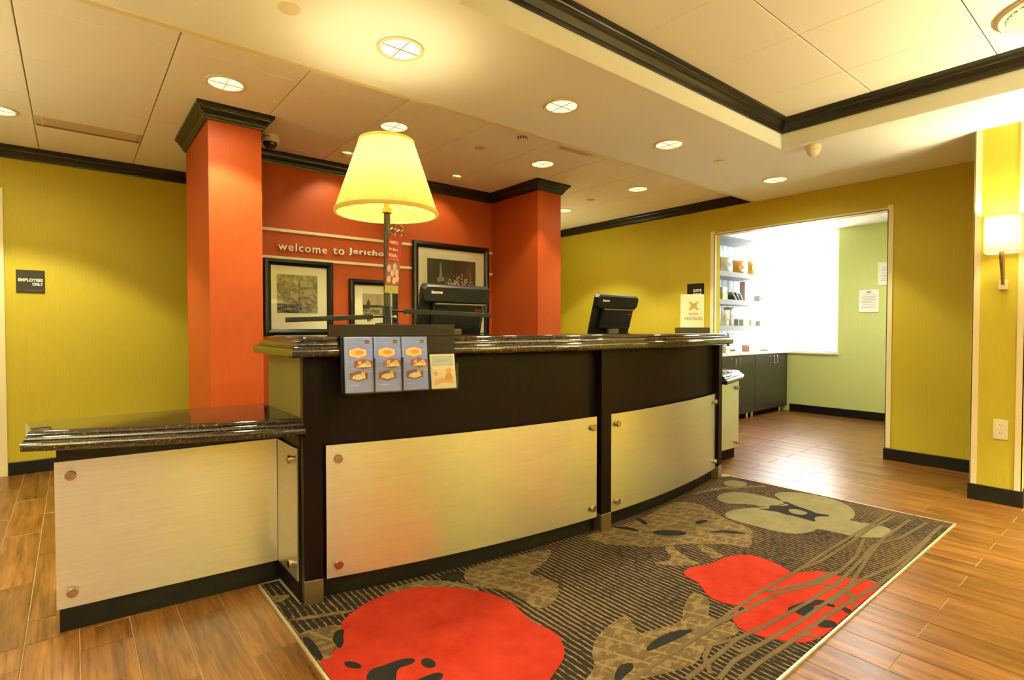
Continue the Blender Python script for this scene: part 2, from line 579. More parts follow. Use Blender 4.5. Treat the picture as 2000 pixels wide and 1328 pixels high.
def text_mesh(body, size=0.1, extrude=0.001, bold=0.0, align='LEFT', width=None, spacing=1.0, shear=0.0, line=1.0, height=None):
    """mesh of a text in its own xy plane"""
    _tc.body = body; _tc.size = size; _tc.extrude = extrude; _tc.offset = bold * size
    _tc.align_x = align; _tc.space_character = spacing; _tc.shear = shear; _tc.space_line = line
    _tc.resolution_u = 3
    bpy.context.view_layer.update()
    dg = bpy.context.evaluated_depsgraph_get()
    me = bpy.data.meshes.new_from_object(_to.evaluated_get(dg))
    xs = [v.co.x for v in me.vertices] or [0]
    ys = [v.co.y for v in me.vertices] or [0]
    if width:
        k = width / max(1e-6, max(xs) - min(xs))
        x0 = min(xs) if align == 'LEFT' else (max(xs) if align == 'RIGHT' else 0.5 * (min(xs) + max(xs)))
        for v in me.vertices:
            v.co.x = (v.co.x - x0) * k
    if height:
        k = height / max(1e-6, max(ys) - min(ys))
        for v in me.vertices:
            v.co.y = (v.co.y - min(ys)) * k
    return me


def put_text(name, body, material, parent, M, **kw):
    """text as a child mesh; M = world matrix of the text plane (x right, y up, z towards the reader)"""
    me = text_mesh(body, **kw)
    me.name = name
    me.materials.clear(); me.materials.append(MATS[material])
    o = bpy.data.objects.new(name, me); COL.objects.link(o)
    o.parent = parent
    o.matrix_local = WM[parent.name].inverted() @ M
    WM[o.name] = M
    return o


def split_letters(me):
    """vertex islands of a text mesh, left to right -> list of (verts, faces)"""
    par = list(range(len(me.vertices)))

    def find(i):
        while par[i] != i:
            par[i] = par[par[i]]; i = par[i]
        return i
    for e in me.edges:
        a, b = find(e.vertices[0]), find(e.vertices[1])
        par[a] = b
    # edges of front and back are joined by the extruded sides; also join coincident vertices
    seen = {}
    for v in me.vertices:
        k = (round(v.co.x, 5), round(v.co.y, 5))
        if k in seen:
            par[find(v.index)] = find(seen[k])
        else:
            seen[k] = v.index
    gr = {}
    for v in me.vertices:
        gr.setdefault(find(v.index), []).append(v.index)
    out = []
    for ids in gr.values():
        mp = {i: n for n, i in enumerate(ids)}
        vs_ = [tuple(me.vertices[i].co) for i in ids]
        fs = [tuple(mp[i] for i in p.vertices) for p in me.polygons if p.vertices[0] in mp]
        out.append((vs_, fs))
    out.sort(key=lambda t: min(p[0] for p in t[0]))
    return out


def face_y(x, y, z):      # text plane on a wall seen from -y
    return Matrix.Translation((x, y, z)) @ Matrix.Rotation(PI / 2, 4, 'X')


def face_x(x, y, z):      # text plane on a wall seen from -x
    return Matrix.Translation((x, y, z)) @ Matrix.Rotation(-PI / 2, 4, 'Z') @ Matrix.Rotation(PI / 2, 4, 'X')

# ================================================================== THE SETTING
ZT = 2.45      # tile ceiling
ZS = 2.36      # plain soffit band
ZTRAY = 2.55   # raised tray
XW = 5.29      # right wall plane
YB = 5.49      # rear wall plane
XL, YF = -2.6, -3.3
XP = 7.44      # far pantry wall
ZP = 2.35      # pantry ceiling

# ---- floor slab (grout colour) with individual wood-look planks
b = B()
b.box(XL - 0.1, XP + 0.1, YF - 0.1, YB + 0.1, -0.05, -0.002)
floor = struct(b, 'floor', 'grout', 'wood-look plank floor with pale grout joints', 'floor')
_pm = {}


def plank(x0, x1, y0, y1):
    w, l = round(x1 - x0 - 0.003, 4), round(y1 - y0 - 0.003, 4)
    if w < 0.012 or l < 0.012:
        return
    k = (w, l)
    if k not in _pm:
        bb = B().loft([(0, 0), (w, 0), (w, l), (0, l)], [(0, -0.002), (0, -0.0008), (0.0012, 0.0)])
        o = bb.build('plank', 'wood_plank', floor)
        _pm[k] = o.data
    else:
        o = bpy.data.objects.new('plank', _pm[k]); COL.objects.link(o); o.parent = floor
        WM[o.name] = Matrix()
    o.location = (x0 + 0.0015, y0 + 0.0015, 0)


def lay(x0, x1, y0, y1, ox, pitch, length, phase):
    i0 = math.floor((x0 - ox) / pitch)
    i1 = math.ceil((x1 - ox) / pitch)
    for i in range(i0, i1):
        a, c = max(x0, ox + i * pitch), min(x1, ox + (i + 1) * pitch)
        ph = phase[i % 2]
        j0 = math.floor((y0 - ph) / length)
        j1 = math.ceil((y1 - ph) / length)
        for j in range(j0, j1):
            d, e = max(y0, ph + j * length), min(y1, ph + (j + 1) * length)
            if c - a > 0.015 and e - d > 0.015:
                plank(a, c, d, e)


lay(-1.05, 0.602, 0.9, 2.50, 0.004, 0.1495, 0.763, (2.335, 1.93))
lay(-1.05, 0.64, 2.50, 5.47, 0.004, 0.1495, 0.763, (2.335, 1.93))
lay(0.606, 3.815, -0.2, 0.762, 2.02, 0.1500, 0.763, (0.567, 0.95))
lay(3.815, 5.29, 0.2, 2.62, 2.02, 0.1500, 0.763, (0.567, 0.95))
lay(5.29, 7.43, 1.53, 3.12, 2.02, 0.1500, 0.763, (0.567, 0.95))
lay(6.3, 7.43, 3.12, 3.40, 2.02, 0.1500, 0.763, (0.567, 0.95))
# the floor out of view: one slab of the same wood at plank level
b = B()
b.box(XL, 5.29, YF, -0.2, -0.002, -0.0005)
b.box(XL, 0.606, -0.2, 0.9, -0.002, -0.0005)
b.box(XL, -1.05, 0.9, YB, -0.002, -0.0005)
b.box(3.815, 5.29, -0.2, 0.2, -0.002, -0.0005)
b.box(0.64, 5.29, 2.62, YB, -0.002, -0.0005)
b.box(5.29, 7.43, 3.40, 3.85, -0.002, -0.0005)
b.box(5.29, 6.3, 3.12, 3.40, -0.002, -0.0005)
o = b.build('plank_field', 'wood_plank', floor); o['kind'] = 'stuff'

# ---- walls
b = B().box(XL, XW + 0.12, YB, YB + 0.12, 0, 2.7)
struct(b, 'wall_back', 'wallpaper_green', 'olive green wallpapered rear wall beyond the orange partition', 'wall')
b = B().box(XL - 0.12, XL, YF, YB + 0.12, 0, 2.7)
struct(b, 'wall_left', 'wallpaper_green', 'olive green side wall left of the view', 'wall')
OY0, OY1, OZ = 1.527, 3.105, 2.092      # opening into the pantry
b = B()
b.box(XW, XW + 0.12, OY1, YB, 0, 2.7)
b.box(XW, XW + 0.12, YF, OY0, 0, 2.7)
b.box(XW, XW + 0.12, OY0, OY1, OZ, 2.7)
struct(b, 'wall_right', 'wallpaper_green', 'olive green wallpapered wall with a wide opening to the pantry', 'wall')
b = B().box(4.50, XW - 0.001, 0.587, 0.825, 0, ZS + 0.01)
struct(b, 'wall_pier', 'wallpaper_green', 'narrow olive green wall pier carrying the sconce', 'wall')
# lobby front behind the camera; unseen glass door added to let in daylight
b = B()
b.box(XL, -1.3, YF - 0.12, YF, 0, 2.7)
b.box(-0.2, XW + 0.12, YF - 0.12, YF, 0, 2.7)
b.box(-1.3, -0.2, YF - 0.12, YF, 2.05, 2.7)
struct(b, 'wall_front', 'wallpaper_green', 'olive green lobby front wall behind the viewpoint', 'wall')
b = B()
for x0, x1, z0, z1 in ((-1.3, -1.22, 0, 2.05), (-0.28, -0.2, 0, 2.05), (-1.22, -0.28, 0, 0.12), (-1.22, -0.28, 1.97, 2.05)):
    b.box(x0, x1, YF - 0.09, YF - 0.03, z0, z1)
w2 = struct(b, 'added_door', 'black_metal', 'added tinted glass door behind the viewpoint, letting in daylight', 'door')
B().box(-1.22, -0.28, YF - 0.063, YF - 0.057, 0.12, 1.97).build('pane', 'tinted_glass', w2)

# orange partition with its two end pilasters
AX0, AX1, CX1, RX0, RX1 = 0.65, 3.605, 0.952, 3.315, 3.605
CY, AY, PYB = 3.71, 4.40, 4.52
b = B()
b.prism([(AX0, CY), (CX1, CY), (CX1, AY), (RX0, AY), (RX0, CY - 0.01), (RX1, CY - 0.01), (RX1, PYB), (AX0, PYB)], 0, ZT + 0.01)
struct(b, 'wall_partition', 'wallpaper_orange', 'orange wallpapered partition with two end pilasters behind the desk', 'wall')

# pantry walls
b = B()
b.box(XP, XP + 0.12, 1.2, 2.672, 0, 2.6)
b.box(XP, XP + 0.12, 2.672, 3.82, 0, 0.79)
b.box(XP, XP + 0.12, 2.672, 3.82, 2.345, 2.6)
b.box(XP, XP + 0.12, 3.82, 3.95, 0, 2.6)
struct(b, 'wall_pantry_far', 'wallpaper_pale', 'pale green pantry wall with the bright window', 'wall')
b = B().box(XW + 0.12, XP, 3.82, 3.94, 0, 2.6)
struct(b, 'wall_pantry_side', 'pantry_stripe', 'white and pale blue pantry wall behind the shelves', 'wall')
b = B().box(XW + 0.12, XP, 1.2, 1.32, 0, 2.6)
struct(b, 'wall_pantry_near', 'wallpaper_pale', 'pale green pantry side wall out of view', 'wall')

# pantry window
b = B()
FX0, FX1 = XP + 0.02, XP + 0.08
for y0, y1, z0, z1 in ((2.672, 2.70, 0.79, 2.345), (3.792, 3.82, 0.79, 2.345), (3.47, 3.51, 0.82, 2.315), (2.70, 3.792, 0.79, 0.82), (2.70, 3.792, 2.315, 2.345)):
    b.box(FX0, FX1, y0, y1, z0, z1)
w1 = struct(b, 'window_1', 'white_frame', 'tall bright pantry window reaching the ceiling', 'window')
B().box(FX0 + 0.027, FX0 + 0.033, 2.70, 3.47, 0.82, 2.315).build('pane', 'window_glass', w1)
B().box(FX0 + 0.027, FX0 + 0.033, 3.51, 3.792, 0.82, 2.315).build('pane', 'window_glass', w1)
B().box(XP - 0.03, XP + 0.018, 2.66, 3.82, 0.772, 0.79).build('window_sill', 'white_frame', w1)
# sheer curtain inside the window
b = B(); v = []; f = []
nn = 140
for i in range(nn + 1):
    y = 2.685 + 1.130 * i / nn
    xx = XP - 0.028 + 0.012 * math.sin(y * 62) + 0.004 * math.sin(y * 23 + 1)
    v += [(xx, y, 0.812), (xx, y, 2.325)]
f = [(2 * i, 2 * i + 2, 2 * i + 3, 2 * i + 1) for i in range(nn)]
b.add(v, f, True)
cur = thing('sheer_curtain', 'white sheer curtain glowing across the pantry window', 'curtain', (XP - 0.03, 3.24, 0.812))
b.build('drape', 'sheer_curtain', cur)
b = B().box(XP - 0.036, XP - 0.020, 2.68, 3.80, 2.326, 2.340)
b.build('curtain_track', 'white_frame', cur)
for i in range(14):
    B().box(XP - 0.030, XP - 0.026, 2.70 + i * 0.082, 2.706 + i * 0.082, 2.312, 2.328).build('glider', 'pack_grey', cur)

# ---- door at the left end of the rear wall
dr = struct(B().box(-1.33, -0.455, YB - 0.012, YB - 0.001, 0.005, 2.07), 'door_1', 'door_paint', 'cream door at the left end of the rear wall', 'door')
bb = B(); bb.box(-0.452, -0.388, YB - 0.02, YB - 0.001, 0, 2.135); bb.box(-1.40, -1.336, YB - 0.02, YB - 0.001, 0, 2.135); bb.box(-1.336, -0.452, YB - 0.02, YB - 0.001, 2.073, 2.135)
bb.build('door_frame', 'cream_trim', dr)

# ---- baseboards
BH = 0.097


def base(name, path, label, h=BH):
    b = B().sweep(path, [(0.001, 0.0), (0.013, 0.0), (0.013, h - 0.004), (0.010, h), (0.001, h)])
    struct(b, name, 'baseboard_vinyl', label, 'baseboard')


base('baseboard_back', [(XW, YB), (-0.386, YB)], 'black baseboard along the rear olive wall')
base('baseboard_right', [(XW, 0.826), (XW, OY0), (XW + 0.12, OY0)], 'black baseboard between the pantry opening and the pier')
base('baseboard_pier', [(XW, 0.587), (4.50, 0.587), (4.50, 0.825), (XW - 0.014, 0.825)], 'black baseboard wrapping the sconce pier', 0.10)
b = B().box(XP - 0.013, XP - 0.001, 1.33, 3.25, 0, BH); struct(b, 'baseboard_pantry', 'baseboard_vinyl', 'black baseboard on the pale green pantry wall', 'baseboard')
b = B().box(XW - 0.013, XW - 0.001, OY1, YB - 0.02, 0, BH); struct(b, 'baseboard_desk_side', 'baseboard_vinyl', 'black baseboard on the right wall behind the desk end', 'baseboard')
b = B(); b.sweep([(RX1, PYB), (RX1, CY - 0.01), (RX0, CY - 0.01), (RX0, AY), (CX1, AY), (CX1, CY), (AX0, CY), (AX0, PYB)], [(0.001, 0), (0.013, 0), (0.013, BH), (0.001, BH)])
struct(b, 'baseboard_partition', 'baseboard_vinyl', 'black baseboard round the orange partition', 'baseboard')

# ---- crown mouldings
CP = [(0.0, 0.0), (0.012, 0.0), (0.014, 0.010), (0.021, 0.013), (0.026, 0.026), (0.036, 0.040), (0.047, 0.050), (0.049, 0.058), (0.055, 0.060), (0.058, 0.066), (0.067, 0.070), (0.067, 0.087), (0.0, 0.087)]
crown = lambda z: [(d + 0.0005, z + h) for d, h in CP]
b = B().sweep([(RX1, PYB), (RX1, CY - 0.01), (RX0, CY - 0.01), (RX0, AY), (CX1, AY), (CX1, CY), (AX0, CY), (AX0, PYB)], crown(ZT - 0.0872))
struct(b, 'trim_1', 'crown_wood', 'dark crown moulding round the orange partition', 'moulding')
b = B().sweep([(XW, YB), (XL, YB)], crown(ZT - 0.0872))
struct(b, 'trim_2', 'crown_wood', 'dark crown moulding along the rear olive wall', 'moulding')
b = B().sweep([(XW, 2.69), (XW, YB)], crown(ZT - 0.0872))
struct(b, 'trim_3', 'crown_wood', 'dark crown moulding along the right olive wall', 'moulding')
TX0, TX1, TY0, TY1 = 1.18, 3.885, -1.2, 1.775
tr = [(d + 0.0005, ZTRAY - 0.0872 + h) for d, h in CP]
loop = [(TX1, TY1), (TX0, TY1), (TX0, TY0), (TX1, TY0)]
b = B(); n = len(tr); v = []
for i in range(4):
    for d, z in tr:
        v.append((*offset_pt(loop[i - 1], loop[i], loop[(i + 1) % 4], d), z))
b.add(v, [(i * n + j, ((i + 1) % 4) * n + j, ((i + 1) % 4) * n + (j + 1) % n, i * n + (j + 1) % n) for i in range(4) for j in range(n)])
struct(b, 'trim_4', 'crown_wood', 'dark stepped moulding lining the raised ceiling tray', 'moulding')
# corner beads of pier and opening
b = B()
b.box(4.494, 4.4995, 0.795, 0.830, 0.10, ZS - 0.001); b.box(4.494, 4.53, 0.8255, 0.831, 0.10, ZS - 0.001)
struct(b, 'trim_5', 'cream_trim', 'cream corner bead on the far edge of the sconce pier', 'trim')
b = B()
b.box(4.494, 4.4995, 0.581, 0.616, 0.10, ZS - 0.001); b.box(4.494, 4.53, 0.581, 0.5865, 0.10, ZS - 0.001)
struct(b, 'trim_6', 'cream_trim', 'cream corner bead on the near edge of the sconce pier', 'trim')
b = B()
b.box(XW - 0.006, XW - 0.0005, OY0 - 0.034, OY0 + 0.006, 0.10, OZ + 0.034)
b.box(XW - 0.006, XW + 0.035, OY0 + 0.0005, OY0 + 0.006, 0.10, OZ)
b.box(XW - 0.006, XW - 0.0005, OY1 - 0.006, OY1 + 0.040, 0.0, OZ + 0.034)
b.box(XW - 0.006, XW + 0.035, OY1 - 0.006, OY1 - 0.0005, 0.0, OZ)
b.box(XW - 0.006, XW - 0.0005, OY0 + 0.006, OY1 - 0.006, OZ - 0.006, OZ + 0.014)
b.box(XW - 0.006, XW + 0.05, OY0 + 0.006, OY1 - 0.006, OZ - 0.006, OZ - 0.0005)
struct(b, 'trim_7', 'cream_trim', 'cream corner bead framing the pantry opening', 'trim')
# picture rails in the alcove
for n_, (z0, z1, lb) in enumerate(((1.850, 1.872, 'upper thin pale metal rail above the welcome lettering'), (1.637, 1.659, 'lower thin pale metal rail under the welcome lettering'))):
    b = B().box(CX1 + 0.001, RX0 - 0.001, AY - 0.014, AY - 0.0005, z0, z1)
    struct(b, 'trim_%d' % (8 + n_), 'cream_trim', lb, 'rail')

# ---- ceilings
# soffit band round the tray
b = B()
TH = 0.35
b.box(XL, XW, TY1, 2.68, ZS, ZS + TH)
b.box(XL, TX0, YF, TY1, ZS, ZS + TH)
b.box(TX1, XW, YF, TY1, ZS, ZS + TH)
b.box(TX0, TX1, YF, TY0, ZS, ZS + TH)
struct(b, 'ceiling_soffit', 'ceiling_paint', 'smooth cream ceiling band dropped round the raised tray', 'ceiling')
b = B().box(XL, XW - 0.001, 2.648, 2.684, ZS - 0.004, ZS - 0.0005)
struct(b, 'trim_10', 'edge_strip', 'narrow edge strip between the smooth band and the ceiling tiles', 'trim')


def tiled(name, label, x0, x1, y0, y1, z, ox, px, oy, py, gx, gy, skip=()):
    c = struct(B().box(x0, x1, y0, y1, z + 0.006, z + 0.05), name, 'ceiling_grid', label, 'ceiling')
    cache = {}
    for i in range(math.floor((x0 - ox) / px), math.ceil((x1 - ox) / px)):
        for j in range(math.floor((y0 - oy) / py), math.ceil((y1 - oy) / py)):
            a, e = max(x0, ox + i * px + gx), min(x1, ox + (i + 1) * px - gx)
            p, q = max(y0, oy + j * py + gy), min(y1, oy + (j + 1) * py - gy)
            if e - a < 0.02 or q - p < 0.02:
                continue
            k = (round(e - a, 3), round(q - p, 3))
            if k not in cache:
                o = B().loft([(0, 0), (k[0], 0), k, (0, k[1])], [(0.0015, 0), (0, 0.0015), (0, 0.0055)]).build('ceiling_tile', 'ceiling_tile', c)
                cache[k] = o.data
            else:
                o = bpy.data.objects.new('ceiling_tile', cache[k]); COL.objects.link(o); o.parent = c
                WM[o.name] = Matrix()
            o.location = (a, p, z)
    return c


tiled('ceiling_tiled', 'acoustic tile ceiling over and behind the reception desk', XL, XW, 2.6805, YB, ZT, -0.178, 0.5815, 3.058, 0.577, 0.0028, 0.0011)
tiled('ceiling_tray', 'raised tray ceiling of large acoustic tiles', TX0, TX1, TY0, TY1, ZTRAY, 3.392, 0.590, 1.205, 0.580, 0.0011, 0.0028)
tiled('ceiling_pantry', 'white tile ceiling of the pantry', XW + 0.12, XP, 1.32, 3.82, ZP, 5.5, 0.6, 1.5, 0.6, 0.0015, 0.0015)

# ================================================================== RUG
RC = (2.30, 1.942 + 5.8)
RR = 5.8


def arc(x, off=0.0):
    """desk bow: point at arc parameter x, moved off metres towards the room"""
    t = math.asin((x - RC[0]) / (RR + off))
    return (RC[0] + (RR + off) * math.sin(t), RC[1] - (RR + off) * math.cos(t))


def arc_pts(x0, x1, off, n):
    return [arc(x0 + (x1 - x0) * i / n, off) for i in range(n + 1)]


rug_poly = [(0.607, 0.768), (3.812, 0.768), (3.765, 2.062), (3.70, 2.095)] + arc_pts(3.665, 0.80, -0.034, 24) + [(0.72, 2.19), (0.683, 2.20), (0.678, 2.44), (0.607, 2.45)]
rug = single(B().prism(rug_poly, 0.0006, 0.006), 'rug', 'rug_stripe', 'dark striped inset rug with red and grey flowers in front of the desk', 'rug', (2.2, 1.4, 0))
B().sweep([(0.602, 2.45), (0.602, 0.763), (3.817, 0.763), (3.770, 2.06)], [(-0.004, 0.0), (0.004, 0.0), (0.004, 0.008), (-0.004, 0.008)]).build('edge_strip', 'rug_edge', rug)
KIND = {'red': ('red_flower', 'rug_red', 0.0085), 'tan_leaf': ('tan_leaf', 'rug_tan', 0.0076), 'grey': ('grey_flower', 'rug_grey', 0.0085),
        'dark': ('dark_spot', 'rug_dark', 0.0090), 'grey_in': ('grey_centre', 'rug_grey', 0.0095), 'stripe': ('dark_slit', 'rug_dark', 0.0084)}
def smooth_poly(p):
    q = []
    for i in range(len(p)):
        a, c = p[i], p[(i + 1) % len(p)]
        q += [(0.78 * a[0] + 0.22 * c[0], 0.78 * a[1] + 0.22 * c[1]), (0.22 * a[0] + 0.78 * c[0], 0.22 * a[1] + 0.78 * c[1])]
    return q
MOTIFS=[('tan_leaf',[(0.61,1.972),(0.755,1.937),(0.738,1.868),(0.717,1.892),(0.691,1.848),(0.689,1.802),(0.667,1.786),(0.648,1.744),(0.623,1.765),(0.635,1.78),(0.636,1.915),(0.607,1.931)]),
('dark',[(0.609,1.929),(0.633,1.924),(0.638,1.85),(0.627,1.768),(0.612,1.767)]),
('tan_leaf',[(0.615,2.091),(0.843,1.998),(0.816,1.985),(0.614,2.068)]),
('tan_leaf',[(0.61,2.324),(0.692,2.267),(0.615,2.228)]),
('tan_leaf',[(0.974,2.051),(1.032,2.07),(1.18,2.044),(1.258,1.949),(1.304,1.88),(1.313,1.841),(1.27,1.768),(1.129,1.883),(1.002,1.949)]),
('tan_leaf',[(1.37,2.025),(1.591,1.994),(1.824,1.945),(1.784,1.89),(1.671,1.829),(1.553,1.807),(1.586,1.736),(1.6,1.66),(1.54,1.587),(1.442,1.537),(1.385,1.557),(1.393,1.631),(1.402,1.699),(1.368,1.776),(1.313,1.841),(1.303,1.933)]),
('dark',[(1.236,2.031),(1.32,2.031),(1.342,1.99),(1.308,1.94),(1.262,1.956),(1.229,2.004)]),
('red',[(0.612,1.767),(0.648,1.744),(0.667,1.786),(0.708,1.786),(0.738,1.868),(0.755,1.937),(0.803,1.971),(0.879,2.013),(0.963,2.028),(1.079,2.017),(1.175,1.96),(1.254,1.875),(1.321,1.775),(1.344,1.662),(1.326,1.563),(1.31,1.494),(1.327,1.433),(1.327,1.367),(1.287,1.296),(1.24,1.257),(1.164,1.223),(1.101,1.197),(1.014,1.187),(0.906,1.217),(0.733,1.321),(0.612,1.456),(0.609,1.632)]),
('dark',[(0.693,1.846),(0.722,1.896),(0.749,1.888),(0.74,1.863),(0.718,1.827),(0.709,1.793),(0.691,1.8)]),
('dark',[(0.709,1.64),(0.703,1.637),(0.695,1.639),(0.686,1.647),(0.678,1.659),(0.672,1.673),(0.67,1.685),(0.672,1.694),(0.677,1.698),(0.685,1.696),(0.694,1.688),(0.702,1.675),(0.708,1.662),(0.71,1.649)]),
('dark',[(0.694,1.578),(0.725,1.609),(0.771,1.601),(0.821,1.598),(0.858,1.58),(0.86,1.56),(0.841,1.55),(0.801,1.559),(0.786,1.548),(0.759,1.502),(0.729,1.49),(0.69,1.532)]),
('dark',[(0.9,1.498),(0.892,1.492),(0.883,1.492),(0.875,1.497),(0.868,1.507),(0.865,1.52),(0.866,1.533),(0.87,1.543),(0.878,1.55),(0.887,1.55),(0.896,1.545),(0.903,1.534),(0.906,1.521),(0.905,1.509)]),
('dark',[(0.802,1.467),(0.841,1.469),(0.883,1.463),(0.895,1.442),(0.873,1.421),(0.828,1.425)]),
('tan_leaf',[(1.398,1.265),(1.485,1.294),(1.609,1.311),(1.609,1.282),(1.593,1.241),(1.545,1.194),(1.601,1.183),(1.74,1.14),(1.833,1.196),(1.956,1.243),(1.997,1.232),(1.972,1.165),(1.928,1.139),(1.853,1.103),(1.866,1.065),(1.886,1.003),(1.841,0.971),(1.737,0.99),(1.703,1.001),(1.654,0.995),(1.562,0.969),(1.488,0.988),(1.373,1.029),(1.323,1.045),(1.23,1.072),(1.163,1.126),(1.292,1.161),(1.331,1.214)]),
('stripe',[(1.497,1.123),(1.575,1.138),(1.67,1.127),(1.745,1.083),(1.636,1.088),(1.556,1.098),(1.498,1.107)]),
('dark',[(1.29,1.087),(1.357,1.122),(1.401,1.107),(1.389,1.082),(1.319,1.074),(1.286,1.063)]),
('red',[(2.105,1.375),(2.175,1.384),(2.277,1.342),(2.402,1.342),(2.49,1.307),(2.535,1.249),(2.524,1.156),(2.492,1.086),(2.475,1.061),(2.557,1.025),(2.61,0.977),(2.608,0.901),(2.659,0.847),(2.66,0.785),(2.644,0.757),(2.309,0.754),(2.026,0.751),(1.94,0.809),(1.889,0.891),(1.859,0.973),(1.909,1.039),(1.977,1.06),(2.032,1.065),(1.996,1.104),(1.991,1.182),(2.043,1.241),(2.08,1.293),(2.08,1.343)]),
('dark',[(2.149,0.939),(2.195,0.932),(2.267,0.915),(2.324,0.884),(2.323,0.838),(2.295,0.821),(2.285,0.869),(2.243,0.883),(2.201,0.858),(2.139,0.856),(2.136,0.892),(2.147,0.911),(2.129,0.926)]),
('dark',[(2.127,0.825),(2.182,0.808),(2.183,0.765),(2.133,0.759),(2.099,0.804)]),
('dark',[(2.324,0.827),(2.332,0.801),(2.323,0.763),(2.286,0.76),(2.295,0.792)]),
('dark',[(2.012,1.041),(2.006,1.039),(1.998,1.038),(1.992,1.04),(1.987,1.044),(1.986,1.048),(1.988,1.053),(1.993,1.057),(1.999,1.059),(2.007,1.059),(2.013,1.057),(2.018,1.054),(2.019,1.049),(2.017,1.045)]),
('grey',[(3.185,1.845),(3.31,1.881),(3.437,1.836),(3.478,1.717),(3.475,1.583),(3.453,1.522),(3.334,1.543),(3.267,1.574),(3.245,1.666),(3.146,1.746)]),
('grey',[(3.556,1.653),(3.651,1.65),(3.733,1.567),(3.769,1.441),(3.746,1.336),(3.688,1.246),(3.596,1.187),(3.474,1.152),(3.41,1.162),(3.427,1.106),(3.462,1.016),(3.434,0.96),(3.357,0.929),(3.266,0.949),(3.175,1.023),(3.154,1.113),(3.139,1.219),(3.075,1.214),(2.967,1.253),(2.921,1.339),(2.904,1.49),(2.907,1.613),(2.974,1.67),(3.104,1.657),(3.226,1.592),(3.336,1.532),(3.425,1.51),(3.474,1.557)]),
('dark',[(3.196,1.583),(3.258,1.532),(3.321,1.569),(3.356,1.516),(3.424,1.485),(3.44,1.548),(3.473,1.531),(3.434,1.452),(3.421,1.376),(3.39,1.318),(3.42,1.262),(3.394,1.252),(3.342,1.299),(3.296,1.297),(3.235,1.262),(3.237,1.323),(3.242,1.394),(3.226,1.433),(3.241,1.476),(3.219,1.526)]),
('grey_in',[(3.321,1.458),(3.37,1.437),(3.375,1.404),(3.357,1.35),(3.296,1.359),(3.271,1.406)]),
('tan_leaf',[(2.065,1.943),(2.177,1.944),(2.425,1.921),(2.602,1.927),(2.886,1.983),(2.994,1.937),(3.002,1.814),(2.948,1.714),(2.863,1.564),(2.874,1.474),(2.827,1.416),(2.615,1.325),(2.575,1.341),(2.552,1.426),(2.451,1.491),(2.422,1.542),(2.339,1.582),(2.23,1.638),(2.107,1.771),(2.07,1.834)]),
('tan_leaf',[(2.277,1.599),(2.327,1.586),(2.29,1.525),(2.258,1.459),(2.248,1.366),(2.147,1.429),(2.066,1.529),(2.183,1.476)]),
('tan_leaf',[(2.427,1.51),(2.463,1.475),(2.423,1.385),(2.407,1.344),(2.348,1.363),(2.369,1.429)]),
('dark',[(2.524,1.627),(2.503,1.624),(2.474,1.633),(2.442,1.654),(2.413,1.681),(2.394,1.71),(2.387,1.735),(2.394,1.751),(2.414,1.755),(2.444,1.745),(2.476,1.725),(2.506,1.696),(2.525,1.667),(2.532,1.642)]),
('dark',[(2.613,1.571),(2.718,1.531),(2.758,1.472),(2.765,1.418),(2.725,1.454),(2.685,1.512)]),
('dark',[(2.779,1.66),(2.766,1.654),(2.747,1.653),(2.727,1.656),(2.709,1.662),(2.698,1.67),(2.694,1.679),(2.7,1.687),(2.713,1.692),(2.732,1.694),(2.752,1.691),(2.77,1.685),(2.782,1.677),(2.785,1.668)]),
('dark',[(2.501,1.952),(2.515,1.919),(2.485,1.851),(2.461,1.843),(2.461,1.871)]),
('dark',[(2.286,1.944),(2.352,1.891),(2.361,1.822),(2.346,1.803),(2.314,1.875)]),
('grey',[(3.65,1.878),(3.611,1.867),(3.571,1.87),(3.536,1.886),(3.514,1.913),(3.508,1.944),(3.52,1.974),(3.548,1.998),(3.586,2.011),(3.628,2.009),(3.664,1.992),(3.687,1.965),(3.692,1.932),(3.679,1.901)]),
('tan_leaf',[(3.171,2.006),(3.437,1.969),(3.618,1.859),(3.748,1.779),(3.698,1.769),(3.55,1.852),(3.404,1.935),(3.166,1.988)])]
STEMS=[[(3.74,1.047),(3.246,1.056),(2.859,1.062),(2.492,1.06),(2.195,1.071),(1.95,1.062),(1.762,1.052),(1.512,1.051),(1.332,1.052)],
[(3.681,0.941),(3.25,0.944),(2.934,0.91),(2.672,0.875),(2.472,0.846),(2.311,0.849)],
[(3.723,0.865),(3.316,0.89),(3.125,0.943),(2.885,0.92),(2.552,0.898),(2.265,0.907),(1.974,0.932),(1.798,0.956),(1.639,0.948),(1.466,0.944)],
[(3.726,0.801),(3.224,0.797),(2.927,0.8),(2.684,0.839),(2.401,0.859),(2.076,0.866),(1.824,0.888),(1.665,0.898),(1.545,0.88)],
[(3.457,0.794),(2.891,0.775),(2.571,0.788),(2.227,0.818),(1.936,0.828),(1.717,0.842),(1.594,0.839)],
[(3.176,1.005),(2.888,0.947),(2.66,0.936),(2.456,0.951),(2.237,1.015),(1.981,1.037),(1.704,1.066)],
[(3.697,1.015),(3.365,1.036),(3.058,1.031),(2.71,1.033),(2.546,1.056)],
[(2.456,0.951),(2.497,0.894),(2.466,0.829),(2.363,0.765)],
[(2.66,0.936),(2.566,0.961),(2.429,0.973),(2.31,1.023),(2.221,1.05)],
[(1.798,0.956),(1.692,0.995),(1.613,0.97),(1.55,0.911)],
[(1.824,0.888),(1.735,0.914),(1.736,0.959)],
[(1.968,0.834),(2.021,0.808),(2.022,0.774)]]

